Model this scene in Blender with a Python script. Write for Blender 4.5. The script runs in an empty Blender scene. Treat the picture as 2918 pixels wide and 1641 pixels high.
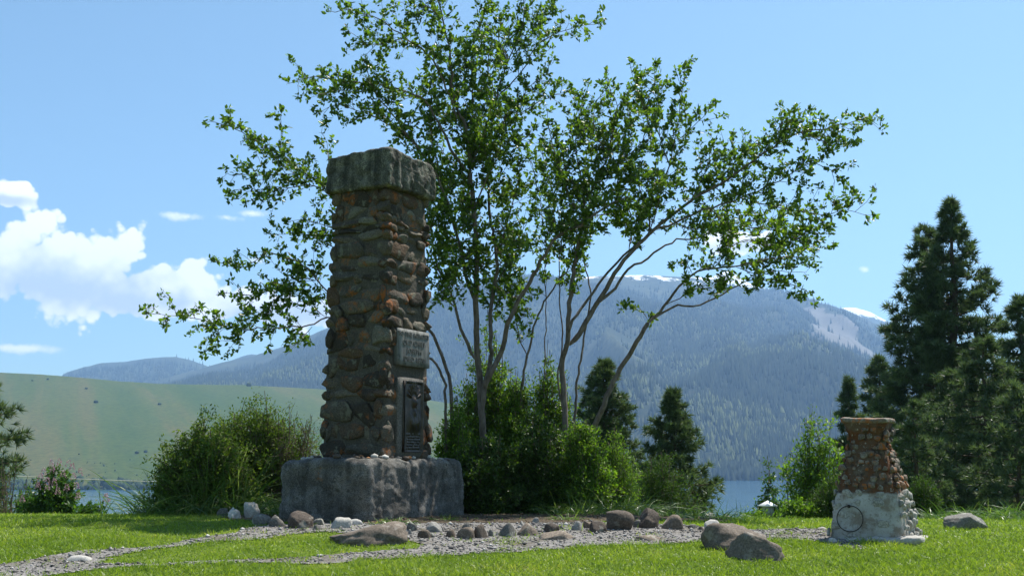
import bpy, bmesh, math, random
import numpy as np
from mathutils import Vector, Matrix

# ------------------------------------------------------------------ scene, camera, sky, sun
sc = bpy.context.scene
COL = sc.collection
R = math.radians
F = 3060.0                      # focal length in photo pixels
CX, CY = 1459.0, 820.5          # photo centre
PITCH = math.atan(490.0 / F)
EYE = 0.64                      # camera height above the monument's ground (it stands lower on the lawn)
cam_d = bpy.data.cameras.new('camera'); cam = bpy.data.objects.new('camera', cam_d); COL.objects.link(cam)
cam.location = (0, 0, EYE); cam.rotation_euler = (math.pi / 2 + PITCH, 0, 0)
cam_d.sensor_width = 36; cam_d.lens = 36 * F / 2918.0
cam_d.clip_start = 0.1; cam_d.clip_end = 30000
sc.camera = cam

SUN_EL, SUN_AZ = R(61), math.atan2(0.72, 0.69)      # azimuth from +Y towards +X
SUN = Vector((math.sin(SUN_AZ) * math.cos(SUN_EL), math.cos(SUN_AZ) * math.cos(SUN_EL), math.sin(SUN_EL)))
sun_d = bpy.data.lights.new('sun', 'SUN'); sun_d.energy = 5.0; sun_d.angle = R(0.53); sun_d.color = (1, 0.955, 0.87)
sun_o = bpy.data.objects.new('sun', sun_d); COL.objects.link(sun_o)
sun_o.location = (0, 0, 60); sun_o.rotation_euler = SUN.to_track_quat('Z', 'Y').to_euler()
sc.view_settings.view_transform = 'Standard'; sc.view_settings.look = 'None'
sc.view_settings.gamma = 1.0; sc.view_settings.use_curve_mapping = False
sc.view_settings.exposure = 0.84
sc.render.engine = 'CYCLES'
cy = sc.cycles
cy.use_denoising = True
cy.max_bounces = 7; cy.diffuse_bounces = 2; cy.glossy_bounces = 3; cy.transmission_bounces = 4; cy.transparent_max_bounces = 6; cy.volume_bounces = 1
cy.sample_clamp_indirect = 6.0

def P(px, py, Y):
    """photo pixel -> world point at forward distance Y"""
    u, v = (px - CX) / F, (CY - py) / F
    s, c = math.sin(PITCH), math.cos(PITCH)
    k = Y / (c - v * s)
    return np.array([u * k, Y, EYE + (s + v * c) * k])

def ang(px, py):
    d = P(px, py, 1.0) - np.array([0, 0, EYE]); d /= np.linalg.norm(d)
    return math.atan2(d[0], d[1]), math.asin(d[2])

# ---- node helpers
class NT:
    def __init__(s, tree):
        s.t = tree; s.n = tree.nodes; s.l = tree.links
    def node(s, typ, **kw):
        n = s.n.new(typ)
        ins = kw.pop('ins', {})
        for k, v in kw.items(): setattr(n, k, v)
        for k, v in ins.items(): s.put(n.inputs[k], v)
        return n
    def put(s, sock, v):
        if isinstance(v, bpy.types.NodeSocket): s.l.new(v, sock)
        else: sock.default_value = v
    def math(s, op, a, b=0.0, c=None, clamp=False):
        n = s.n.new('ShaderNodeMath'); n.operation = op; n.use_clamp = clamp
        s.put(n.inputs[0], a); s.put(n.inputs[1], b)
        if c is not None: s.put(n.inputs[2], c)
        return n.outputs[0]
    def smooth(s, v, a, b, lo=0.0, hi=1.0):
        n = s.n.new('ShaderNodeMapRange'); n.interpolation_type = 'SMOOTHSTEP'
        for i, x in enumerate((v, a, b, lo, hi)): s.put(n.inputs[i], x)
        return n.outputs[0]
    def mix(s, f, a, b, blend='MIX'):
        n = s.n.new('ShaderNodeMix'); n.data_type = 'RGBA'; n.blend_type = blend
        s.put(n.inputs[0], f)
        for i, x in ((6, a), (7, b)):
            if not isinstance(x, bpy.types.NodeSocket) and len(x) == 3: x = (*x, 1)
            s.put(n.inputs[i], x)
        return n.outputs[2]
    def noise(s, vec, scale, detail=4.0, rough=0.55, dist=0.0):
        n = s.n.new('ShaderNodeTexNoise')
        if vec is not None: s.l.new(vec, n.inputs['Vector'])
        n.inputs['Scale'].default_value = scale; n.inputs['Detail'].default_value = detail
        n.inputs['Roughness'].default_value = rough; n.inputs['Distortion'].default_value = dist
        return n.outputs['Fac']
    def ramp(s, f, stops):
        n = s.n.new('ShaderNodeValToRGB'); s.put(n.inputs[0], f)
        e = n.color_ramp.elements
        while len(e) < len(stops): e.new(0.5)
        for i, (p, c) in enumerate(stops):
            e[i].position = p; e[i].color = (*c, 1) if len(c) == 3 else c
        return n.outputs[0]

# ---- world: Nishita daylight with cumulus clouds at their places in the sky
world = bpy.data.worlds.new('World'); sc.world = world; world.use_nodes = True
W = NT(world.node_tree); W.n.clear()
sky = W.node('ShaderNodeTexSky', sky_type='NISHITA', sun_disc=False, sun_elevation=SUN_EL, sun_rotation=SUN_AZ,
             altitude=1300.0, air_density=1.0, dust_density=1.7, ozone_density=0.4)
tc = W.node('ShaderNodeTexCoord'); sep = W.node('ShaderNodeSeparateXYZ', ins={0: tc.outputs['Generated']})
az = W.math('ARCTAN2', sep.outputs[0], sep.outputs[1]); el = W.math('ARCSINE', sep.outputs[2])
DIR = tc.outputs['Generated']
nz = W.noise(DIR, 26.0, 6.0, 0.62); nz2 = W.noise(DIR, 11.0, 4.0, 0.58)
vor = W.node('ShaderNodeTexVoronoi', feature='F1', ins={'Vector': DIR, 'Scale': 24.0, 'Detail': 2.0, 'Roughness': .6, 'Lacunarity': 2.4})
bil = W.math('SUBTRACT', .80, vor.outputs['Distance'])          # heaped, cauliflower-like relief
big = [(60, 725, 230, 130), (-140, 730, 300, 160), (250, 790, 240, 135), (330, 745, 130, 105), (470, 822, 220, 95),
       (650, 862, 220, 78), (800, 893, 210, 66), (380, 868, 200, 50), (20, 555, 110, 50), (400, 815, 150, 95), (570, 850, 150, 70), (2080, 692, 95, 42),
       (2170, 688, 62, 36), (960, 900, 160, 50)]
thin = [(530, 617, 70, 17), (645, 620, 48, 15), (715, 608, 60, 13), (60, 992, 150, 14), (2465, 768, 17, 11), (735, 742, 36, 14)]
ae = W.node('ShaderNodeCombineXYZ', ins={0: az, 1: el}).outputs[0]
# fair-weather clouds go on round the rest of the sky: one loose group repeated by folding the azimuth
azw = W.math('WRAP', az, .42, -.42); far = W.smooth(W.math('ABSOLUTE', az), .60, .72)
aw = W.node('ShaderNodeCombineXYZ', ins={0: azw, 1: W.math('ADD', el, W.math('MULTIPLY', W.math('SINE', W.math('MULTIPLY', az, 3.7)), .05))}).outputs[0]
def blob(a, e, ra, re, vec):
    v = W.node('ShaderNodeVectorMath', operation='MULTIPLY_ADD', ins={0: vec, 1: (1 / ra, 1 / re, 0), 2: (-a / ra, -e / re, 0)})
    l = W.node('ShaderNodeVectorMath', operation='LENGTH', ins={0: v.outputs[0]})
    return l.outputs['Value']
def union(lst, vec=None):
    f = None
    for b in lst:
        v = blob(*b, ae if vec is None else vec); f = v if f is None else W.math('SMOOTH_MIN', f, v, 0.15)
    return W.math('SUBTRACT', 1.0, f)
px = lambda lst: [(*ang(x, y), rx / F, ry / F) for (x, y, rx, ry) in lst]
oth = [(-.2, .14, .10, .04), (-.1, .16, .07, .03), (.15, .22, .08, .028), (.25, .21, .06, .02)]
f_oth = W.math('SUBTRACT', union(oth, aw), W.math('MULTIPLY', W.math('SUBTRACT', 1.0, far), 9.0))
fb = W.math('MAXIMUM', union(px(big)), f_oth)
edge = W.math('ADD', W.math('MULTIPLY', bil, 1.0), W.math('MULTIPLY', W.math('SUBTRACT', nz, 0.5), 1.0))
field = W.math('ADD', W.math('MULTIPLY', fb, 1.15), edge)
m_big = W.smooth(field, 0.02, 0.27)
ft = union(px(thin))
m_thin = W.math('MULTIPLY', W.smooth(W.math('ADD', ft, W.math('MULTIPLY', W.math('SUBTRACT', nz, 0.5), 3.6)), 0.05, 1.1), 0.8)
mask = W.math('MAXIMUM', m_big, m_thin)
sh_f = W.math('MAXIMUM', union(px([(120, 815, 360, 75), (430, 858, 280, 48), (760, 900, 280, 40), (-250, 810, 300, 90), (2085, 705, 90, 22), (25, 570, 80, 16)])), W.math('SUBTRACT', union([(a, e - re * .5, ra * .9, re * .5) for (a, e, ra, re) in oth], aw), W.math('MULTIPLY', W.math('SUBTRACT', 1.0, far), 9.0)))
shade = W.smooth(W.math('ADD', sh_f, W.math('ADD', W.math('MULTIPLY', W.math('SUBTRACT', nz2, 0.5), 2.6), W.math('MULTIPLY', bil, -.8))), -0.25, 1.1)
ccol = W.mix(shade, (10.2, 10.0, 9.7), (4.9, 5.5, 6.4))
skyc = W.mix(1.0, sky.outputs[0], (.82, 1.03, 1.0), 'MULTIPLY')
CLOUD_MIX = W.mix(mask, skyc, ccol)
bg = W.node('ShaderNodeBackground', ins={0: CLOUD_MIX, 1: 0.088})
world.cycles.sampling_method = 'MANUAL'; world.cycles.sample_map_resolution = 256
wo = W.node('ShaderNodeOutputWorld', ins={0: bg.outputs[0]})

# ------------------------------------------------------------------ numpy noise, meshes
rng = np.random.default_rng(7)
def _hash(ix, iy, iz, seed):
    h = (ix * 374761393 + iy * 668265263 + iz * 2147483647 + seed * 974634757) & 0xffffffff
    h = ((h ^ (h >> 13)) * 1274126177) & 0xffffffff
    h = (h ^ (h >> 16)) & 0xffffffff
    return h.astype(np.float64) / 4294967295.0
def vnoise(Pt, seed=0):
    Pt = np.asarray(Pt, float); i = np.floor(Pt).astype(np.int64); f = Pt - i; f = f * f * (3 - 2 * f)
    out = 0
    for dx in (0, 1):
        for dy in (0, 1):
            for dz in (0, 1):
                w = (f[:, 0] if dx else 1 - f[:, 0]) * (f[:, 1] if dy else 1 - f[:, 1]) * (f[:, 2] if dz else 1 - f[:, 2])
                out = out + w * _hash(i[:, 0] + dx, i[:, 1] + dy, i[:, 2] + dz, seed)
    return out * 2 - 1
def fbm(Pt, oct=4, seed=0, gain=0.5):
    Pt = np.asarray(Pt, float); a, s, t = 1.0, 0, 0
    for o in range(oct):
        s = s + a * vnoise(Pt * 2 ** o + 17.3 * o, seed + o); t += a; a *= gain
    return s / t
def fbm2(x, y, oct=4, seed=0, gain=0.5):
    x = np.asarray(x, float); y = np.broadcast_to(np.asarray(y, float), x.shape)
    return fbm(np.stack([x.ravel(), y.ravel(), np.zeros(x.size)], 1), oct, seed, gain).reshape(x.shape)

def mesh_np(name, V, tris=None, quads=None, smooth=False, attr=None):
    me = bpy.data.meshes.new(name)
    V = np.asarray(V, np.float32).reshape(-1, 3)
    t = np.zeros((0, 3), np.int32) if tris is None or len(tris) == 0 else np.asarray(tris, np.int32)
    q = np.zeros((0, 4), np.int32) if quads is None or len(quads) == 0 else np.asarray(quads, np.int32)
    me.vertices.add(len(V)); me.vertices.foreach_set('co', V.ravel())
    nl = t.size + q.size; me.loops.add(nl)
    me.loops.foreach_set('vertex_index', np.concatenate([t.ravel(), q.ravel()]).astype(np.int32))
    me.polygons.add(len(t) + len(q))
    ls = np.concatenate([np.arange(len(t)) * 3, t.size + np.arange(len(q)) * 4]).astype(np.int32)
    me.polygons.foreach_set('loop_start', ls)
    if smooth: me.polygons.foreach_set('use_smooth', np.ones(len(ls), bool))
    me.update(calc_edges=True)
    if attr is not None:
        a = me.attributes.new('rnd', 'FLOAT', 'POINT'); a.data.foreach_set('value', np.asarray(attr, np.float32))
    return me
def ob(name, me, mat=None, parent=None, loc=None, rot=None):
    o = bpy.data.objects.new(name, me); COL.objects.link(o)
    if mat is not None and me is not None:
        if len(me.materials) == 0: me.materials.append(mat)
    if parent is not None: o.parent = parent
    if loc is not None: o.location = [float(v) for v in loc]
    if rot is not None: o.rotation_euler = rot
    return o
def tag(o, label=None, cat=None, group=None, kind=None):
    if label: o['label'] = label
    if cat: o['category'] = cat
    if group: o['group'] = group
    if kind: o['kind'] = kind
    return o
def thing(name, label, cat, loc=(0, 0, 0), rz=0.0, group=None):
    o = ob(name, None, loc=loc, rot=(0, 0, rz)); o.empty_display_size = 0.3
    return tag(o, label, cat, group)

class Acc:
    """collects geometry of one mesh"""
    def __init__(s): s.V, s.T, s.Q, s.A, s.n = [], [], [], [], 0
    def add(s, V, tris=None, quads=None, attr=0.0):
        V = np.asarray(V, float).reshape(-1, 3); s.V.append(V)
        s.A.append(np.broadcast_to(np.asarray(attr, float), (len(V),)))
        if tris is not None and len(tris): s.T.append(np.asarray(tris) + s.n)
        if quads is not None and len(quads): s.Q.append(np.asarray(quads) + s.n)
        s.n += len(V)
    def tube(s, pts, rad, n=5, attr=0.0):
        pts = np.asarray(pts, float); m = len(pts); rad = np.broadcast_to(np.asarray(rad, float), (m,))
        tan = np.gradient(pts, axis=0); tan /= np.linalg.norm(tan, axis=1)[:, None] + 1e-9
        mt = np.abs(tan).mean(0); ref = np.zeros((1, 3)); ref[0, int(np.argmin(mt))] = 1.0
        b1 = np.cross(tan, ref); b1 /= np.linalg.norm(b1, axis=1)[:, None] + 1e-9; b2 = np.cross(tan, b1)
        a = np.arange(n) * 2 * math.pi / n
        V = pts[:, None, :] + rad[:, None, None] * (np.cos(a)[None, :, None] * b1[:, None, :] + np.sin(a)[None, :, None] * b2[:, None, :])
        i = np.arange(m - 1)[:, None] * n; j = np.arange(n)[None, :]; jn = (j + 1) % n
        q = np.stack([i + j, i + jn, i + n + jn, i + n + j], -1).reshape(-1, 4)
        s.add(V.reshape(-1, 3), quads=q, attr=attr)
    def mesh(s, name, smooth=False):
        cat = lambda L, k: np.concatenate(L) if L else np.zeros((0, k), int)
        V = np.concatenate(s.V) if s.V else np.zeros((0, 3))
        return mesh_np(name, V, cat(s.T, 3), cat(s.Q, 4), smooth, np.concatenate(s.A) if s.A else None)

def unit(v): return v / (np.linalg.norm(v, axis=-1, keepdims=True) + 1e-9)
def smooth01(x): x = np.clip(x, 0, 1); return x * x * (3 - 2 * x)
def sample_poly(pts, n):
    """smooth (Catmull-Rom) resampling of a polyline"""
    p = np.asarray(pts, float)
    if len(p) == 2: p = np.array([p[0], (p[0] + p[1]) / 2, p[1]])
    e = np.vstack([2 * p[0] - p[1], p, 2 * p[-1] - p[-2]])
    d = np.concatenate([[0], np.cumsum(np.linalg.norm(np.diff(p, axis=0), axis=1))]); t = np.linspace(0, d[-1], n)
    out = []
    for x in t:
        i = min(max(np.searchsorted(d, x, 'right') - 1, 0), len(p) - 2); u = (x - d[i]) / (d[i + 1] - d[i] + 1e-9)
        a, b, c, q = e[i], e[i + 1], e[i + 2], e[i + 3]
        out.append(0.5 * (2 * b + (c - a) * u + (2 * a - 5 * b + 4 * c - q) * u * u + (3 * b - a - 3 * c + q) * u ** 3))
    return np.array(out)

# leaves: 6-vertex folded blades, vectorised
LEAF6 = np.array([[0, 0, 0], [.32, .42, .10], [.70, .34, .08], [1, 0, -.05], [.70, -.34, .08], [.32, -.42, .10]])
LEAF6Q = np.array([[0, 5, 4, 3], [0, 3, 2, 1]])
LEAF4 = np.array([[0, 0, 0], [.5, .42, .10], [1, 0, -.04], [.5, -.42, .10]])
LEAF4T = np.array([[0, 3, 2], [0, 2, 1]])
def leaves(acc, pos, axis, length, width, six=True, up=0.6, rg=rng):
    n = len(pos)
    if n == 0: return
    X = unit(axis); nrm = unit(rg.normal(size=(n, 3)) * (1 - up) + np.array([0, 0, 1.]) * up)
    Y = unit(np.cross(nrm, X)); Z = np.cross(X, Y)
    L = np.broadcast_to(length, (n,))[:, None, None]; Wd = np.broadcast_to(width, (n,))[:, None, None]
    T = LEAF6 if six else LEAF4; Fq = LEAF6Q if six else LEAF4T
    V = pos[:, None, :] + L * T[None, :, 0:1] * X[:, None, :] + Wd * T[None, :, 1:2] * Y[:, None, :] + Wd * T[None, :, 2:3] * Z[:, None, :]
    k = len(T); fi = (Fq[None] + (np.arange(n) * k)[:, None, None]).reshape(-1, Fq.shape[1])
    at = np.repeat(rg.random(n), k)
    if six: acc.add(V.reshape(-1, 3), quads=fi, attr=at)
    else: acc.add(V.reshape(-1, 3), tris=fi, attr=at)

# blades / needles: single thin triangles or bent two-segment blades
def needles(acc, pos, axis, length, width, rg=rng, at=None):
    n = len(pos); X = unit(axis); Y = unit(np.cross(X, rg.normal(size=(n, 3))))
    L = np.broadcast_to(length, (n,))[:, None]; w = np.broadcast_to(width, (n,))[:, None] * 0.5
    V = np.stack([pos - Y * w, pos + Y * w, pos + X * L], 1)
    acc.add(V.reshape(-1, 3), tris=np.arange(n * 3).reshape(-1, 3), attr=np.repeat(rg.random(n) if at is None else at, 3))
def blades(acc, pos, axis, length, width, droop=0.35, seg=3, rg=rng):
    """bent grass blades: seg segments, tapering to a point"""
    n = len(pos); X = unit(axis); side = unit(np.cross(X, rg.normal(size=(n, 3)))); L = np.broadcast_to(length, (n,))[:, None]
    w = np.broadcast_to(width, (n,))[:, None] * 0.5; hor = unit(X * np.array([1, 1, 0.]) + rg.normal(size=(n, 3)) * np.array([.2, .2, 0]))
    dr = np.broadcast_to(droop, (n,))[:, None]
    rows = []
    for k in range(seg + 1):
        t = k / seg
        c = pos + X * L * t * (1 - 0.15 * dr * t) + hor * L * dr * t * t * 0.7 - np.array([0, 0, 1.]) * L * dr * t ** 2 * 0.75
        ww = w * (1 - t) ** 0.7 * (0.7 + 0.6 * min(t * 3, 1)) if k < seg else w * 0
        rows += ([c - side * ww, c + side * ww] if k < seg else [c])
    V = np.stack(rows, 1); k = V.shape[1]; base = (np.arange(n) * k)[:, None]
    q = np.concatenate([base + np.array([[2 * i, 2 * i + 1, 2 * i + 3, 2 * i + 2]]) for i in range(seg - 1)]) if seg > 1 else None
    t3 = base + np.array([[2 * seg - 2, 2 * seg - 1, 2 * seg]])
    acc.add(V.reshape(-1, 3), tris=t3, quads=q, attr=np.repeat(rg.random(n), k))

# ------------------------------------------------------------------ materials
def new_mat(name):
    m = bpy.data.materials.new(name); m.use_nodes = True
    t = NT(m.node_tree); t.n.clear(); t.out = t.node('ShaderNodeOutputMaterial')
    return m, t
def principled(t, col, rough=0.8, spec=0.3, bump=None, bstr=0.3, bdist=0.02, metal=0.0):
    b = t.node('ShaderNodeBsdfPrincipled')
    t.put(b.inputs['Base Color'], (*col, 1) if isinstance(col, tuple) and len(col) == 3 else col)
    t.put(b.inputs['Roughness'], rough); b.inputs['Specular IOR Level'].default_value = spec; t.put(b.inputs['Metallic'], metal)
    if bump is not None:
        bn = t.node('ShaderNodeBump', ins={'Strength': bstr, 'Distance': bdist, 'Height': bump}); t.l.new(bn.outputs[0], b.inputs['Normal'])
    return b
def foliage_mat(name, stops, trans=0.35, tcol=None, rough=0.45, spec=0.35, nscale=None):
    m, t = new_mat(name)
    a = t.node('ShaderNodeAttribute', attribute_name='rnd')
    f = a.outputs['Fac']
    if nscale:
        g = t.node('ShaderNodeNewGeometry'); nn = t.noise(g.outputs['Position'], nscale, 3)
        f = t.math('ADD', t.math('MULTIPLY', f, 0.55), t.math('MULTIPLY', t.smooth(nn, 0.3, 0.7), 0.45))
    c = t.ramp(f, stops)
    b = principled(t, c, rough, spec)
    tr = t.node('ShaderNodeBsdfTranslucent'); t.put(tr.inputs[0], t.mix(1.0, c, tcol or (1.6, 1.9, 0.7), 'MULTIPLY'))
    mx = t.node('ShaderNodeMixShader', ins={0: trans}); t.l.new(b.outputs[0], mx.inputs[1]); t.l.new(tr.outputs[0], mx.inputs[2])
    t.l.new(mx.outputs[0], t.out.inputs[0]); return m
def stone_mat(name, stops, lichen=None, scale=6.0, speck=60.0, speck_amt=0.35, bstr=0.5, bdist=0.02, rough=0.85, perobj=0.5, orange=None, oscale=3.0, othr=(0.56, 0.68), streak=0.0):
    """colour from object-random + noise, dark/pale speckle, patches of lichen"""
    m, t = new_mat(name)
    g = t.node('ShaderNodeNewGeometry'); pos = g.outputs['Position']; oi = t.node('ShaderNodeObjectInfo')
    n1 = t.noise(pos, scale, 5, 0.6)
    f = t.math('ADD', t.math('MULTIPLY', oi.outputs['Random'], perobj), t.math('MULTIPLY', n1, 1 - perobj))
    c = t.ramp(f, stops)
    sp = t.noise(pos, speck, 3, 0.7)
    c = t.mix(t.smooth(sp, 0.35, 0.7), t.mix(1.0, c, (1 - speck_amt,) * 3, 'MULTIPLY'), t.mix(1.0, c, (1 + speck_amt,) * 3, 'MULTIPLY'))
    n2 = t.noise(pos, 2.3, 6, 0.65)
    if lichen: c = t.mix(t.math('MULTIPLY', t.smooth(t.noise(pos, 9.0, 5, 0.65), 0.56, 0.63), 0.8), c, lichen)
    if orange:
        o = t.noise(pos, oscale, 6, 0.7, 0.4)
        o2 = t.noise(pos, 22.0, 3, 0.6)
        mk = t.math('MULTIPLY', t.smooth(o, *othr), t.smooth(o2, 0.38, 0.56))
        c = t.mix(t.math('MULTIPLY', mk, 0.85), c, orange)
    if streak:                                   # dark water stains running down the faces
        mp = t.node('ShaderNodeMapping', ins={0: pos, 'Scale': (11, 11, 1.1)}); sk = t.noise(mp.outputs[0], 1.0, 4, .6)
        c = t.mix(t.math('MULTIPLY', t.smooth(sk, .46, .62), streak), c, t.mix(1.0, c, (.36, .36, .34), 'MULTIPLY'))
    h = t.math('ADD', t.math('MULTIPLY', n1, 0.6), t.math('MULTIPLY', t.noise(pos, 28.0, 5, 0.65), 0.5))
    b = principled(t, c, rough, 0.25, h, bstr, bdist)
    t.l.new(b.outputs[0], t.out.inputs[0]); return m
M = {}
M['leaf'] = foliage_mat('leaf', [(0, (.036, .068, .012)), (.5, (.078, .138, .022)), (1, (.150, .220, .040))], 0.46, (1.75, 1.95, .5), 0.38, 0.4)
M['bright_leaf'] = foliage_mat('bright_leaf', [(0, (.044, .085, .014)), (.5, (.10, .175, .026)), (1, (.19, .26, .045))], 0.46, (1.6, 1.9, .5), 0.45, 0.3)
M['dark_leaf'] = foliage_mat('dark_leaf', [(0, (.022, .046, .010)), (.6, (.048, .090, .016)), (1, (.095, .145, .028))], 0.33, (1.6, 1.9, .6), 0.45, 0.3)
M['fine_leaf'] = foliage_mat('fine_leaf', [(0, (.042, .072, .014)), (.5, (.080, .135, .024)), (1, (.16, .21, .050))], 0.35, (1.5, 1.7, .6), 0.6, 0.2)
M['lilac_leaf'] = foliage_mat('lilac_leaf', [(0, (.028, .06, .014)), (.6, (.05, .11, .02)), (1, (.10, .17, .03))], 0.35, (1.6, 1.9, .6), 0.42, 0.35)
M['blossom'] = foliage_mat('blossom', [(0, (.26, .13, .18)), (.6, (.40, .24, .29)), (1, (.52, .38, .42))], 0.3, (1.2, 1.1, 1.2), 0.7, 0.1)
M['needle'] = foliage_mat('needle', [(0, (.038, .060, .032)), (.6, (.080, .115, .058)), (1, (.15, .185, .095))], 0.32, (1.3, 1.5, .7), 0.5, 0.35)
M['juniper'] = foliage_mat('juniper', [(0, (.032, .06, .016)), (.6, (.058, .10, .02)), (1, (.10, .15, .03))], 0.3, (1.4, 1.7, .6), 0.6, 0.2)
M['tall_grass'] = foliage_mat('tall_grass', [(0, (.05, .10, .02)), (.6, (.09, .16, .035)), (1, (.20, .24, .09))], 0.4, (1.3, 1.5, .6), 0.4, 0.4)
M['lawn_grass'] = foliage_mat('lawn_grass', [(0, (.110, .185, .022)), (.45, (.180, .275, .034)), (.8, (.245, .33, .055)), (1, (.42, .41, .15))], 0.5, (1.25, 1.25, .5), 0.42, 0.35, 1.1)
def bark_mat(name, a, b_):
    m, t = new_mat(name); g = t.node('ShaderNodeNewGeometry')
    mp = t.node('ShaderNodeMapping', ins={0: g.outputs['Position'], 'Scale': (1, 1, .35)})
    n = t.noise(mp.outputs[0], 22, 5, .65); c = t.ramp(n, [(.3, a), (.7, b_)])
    b = principled(t, c, .85, .2, n, .6, .01); t.l.new(b.outputs[0], t.out.inputs[0]); return m
M['bark'] = bark_mat('bark', (.075, .058, .048), (.22, .18, .15))
M['pine_bark'] = bark_mat('pine_bark', (.035, .026, .02), (.12, .085, .062))
M['twig'] = bark_mat('twig', (.08, .055, .042), (.19, .14, .11))

def simple(name, col, rough=.6, spec=.3, metal=0.0, noise=None, bstr=.2):
    m, t = new_mat(name); g = t.node('ShaderNodeNewGeometry')
    if noise:
        n = t.noise(g.outputs['Position'], noise, 5, .6)
        c = t.mix(t.smooth(n, .3, .7), tuple(x * .72 for x in col), tuple(min(x * 1.25, .9) for x in col)); b = principled(t, c, rough, spec, n, bstr, .01, metal)
    else: b = principled(t, col, rough, spec, None, metal=metal)
    t.l.new(b.outputs[0], t.out.inputs[0]); return m

# ------------------------------------------------------------------ ground
GY = np.array([-400, -60, 0, 5, 8.3, 9.9, 11.0, 13.0, 15.0, 17.0, 20.0, 40.0, 120.0, 200.0, 420.0])
GZ = np.array([-14, -5.0, -.90, -.49, -.22, -.09, -.005, -.01, -.15, -.48, -1.05, -6.0, -24.0, -30.5, -36.0])
_m = np.gradient(GZ, GY)
def gprof(y):
    y = np.clip(np.asarray(y, float), GY[0], GY[-1]); i = np.clip(np.searchsorted(GY, y, 'right') - 1, 0, len(GY) - 2)
    h = GY[i + 1] - GY[i]; t = (y - GY[i]) / h
    d = (GZ[i + 1] - GZ[i]) / h
    lin = GZ[i] + (GZ[i + 1] - GZ[i]) * t
    m0 = np.clip(_m[i], -3 * abs(d) - .02, 3 * abs(d) + .02); m1 = np.clip(_m[i + 1], -3 * abs(d) - .02, 3 * abs(d) + .02)
    c = (2 * t ** 3 - 3 * t ** 2 + 1) * GZ[i] + (t ** 3 - 2 * t ** 2 + t) * h * m0 + (-2 * t ** 3 + 3 * t ** 2) * GZ[i + 1] + (t ** 3 - t ** 2) * h * m1
    return np.where((y > 0) & (y < 45), c, lin)
def ground(x, y):
    x = np.asarray(x, float); y = np.asarray(y, float)
    z = gprof(y) - 0.06 * smooth01((x - 1.0) / 2.5) * smooth01((y - 9) / 3)
    return z + 0.018 * fbm2(x * .8, y * .8, 3, 3)
def gz(x, y): return float(ground(np.array([x]), np.array([y]))[0])
def hit(px, py):
    """where the ray of a photo pixel meets the lawn"""
    lo, hi = 6.0, 14.8
    ys = np.linspace(lo, hi, 400); pts = np.array([P(px, py, y) for y in ys]); d = pts[:, 2] - ground(pts[:, 0], pts[:, 1])
    k = np.argmax(d <= 0) if (d <= 0).any() else int(np.argmin(d))
    p = pts[k]; return np.array([p[0], p[1], gz(p[0], p[1])])
def on_ground(px, Y):
    p = P(px, 1400, Y); return np.array([p[0], Y, gz(p[0], Y)])

def inside(poly, x, y):
    x = np.asarray(x); y = np.asarray(y); c = np.zeros(x.shape, bool); p = np.asarray(poly); j = len(p) - 1
    for i in range(len(p)):
        xi, yi = p[i]; xj, yj = p[j]
        k = ((yi > y) != (yj > y)) & (x < (xj - xi) * (y - yi) / (yj - yi + 1e-12) + xi); c ^= k; j = i
    return c
def gpoly(px): return np.array([hit(a, b)[:2] for a, b in px])
gravel_px = [(-260, 1640), (0, 1610), (140, 1582), (245, 1566), (349, 1561), (454, 1554), (524, 1540), (594, 1526), (664, 1517), (730, 1500), (830, 1492),
    (960, 1488), (1100, 1487), (1340, 1487), (1600, 1482), (1740, 1490), (1950, 1497), (2037, 1509), (2187, 1511), (2264, 1506), (2351, 1507), (2386, 1528), (2470, 1562), (2456, 1569), (2404, 1560),
    (2351, 1547), (2299, 1542), (2215, 1538), (2012, 1542), (1914, 1549), (1810, 1552), (1687, 1555), (1604, 1566), (1499, 1574), (1394, 1578), (1254, 1585), (1149, 1594), (1045, 1599), (940, 1608),
    (734, 1609), (594, 1614), (454, 1616), (349, 1622), (245, 1632), (157, 1643), (0, 1668), (-260, 1700)]
strip_px = [(296, 1597), (384, 1579), (489, 1563), (594, 1550), (751, 1541), (838, 1528), (922, 1518), (1000, 1520), (1120, 1530), (1210, 1552), (1190, 1564), (1055, 1576), (905, 1585), (769, 1587), (594, 1594), (454, 1602)]
GRAVEL, STRIP = gpoly(gravel_px), gpoly(strip_px)
BED = np.array([[-3.2, 12.0], [-2.6, 11.35], [-1.5, 11.15], [-.3, 11.25], [.6, 11.4], [1.3, 11.7], [2.3, 11.9], [2.5, 12.6], [2.2, 14.6], [-.5, 15.2], [-3.2, 14.6]])
def wob(x, y): return x + .06 * fbm2(x * 3, y * 3, 3, 11), y + .06 * fbm2(x * 3, y * 3, 3, 21)
def is_gravel(x, y):
    a, b = wob(np.asarray(x, float), np.asarray(y, float)); e = .085 * smooth01((-1.2 - a) / 1.0)
    n_ = .10 * fbm2(a * 1.7, b * 1.7, 3, 31)
    return inside(GRAVEL, a, b + e + n_) & inside(GRAVEL, a, b - e + n_) & ~inside(STRIP, a, b - e + n_) & ~inside(STRIP, a, b + e + n_)
def is_bed(x, y):
    a, b = wob(np.asarray(x, float), np.asarray(y, float)); return inside(BED, a, b)

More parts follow.
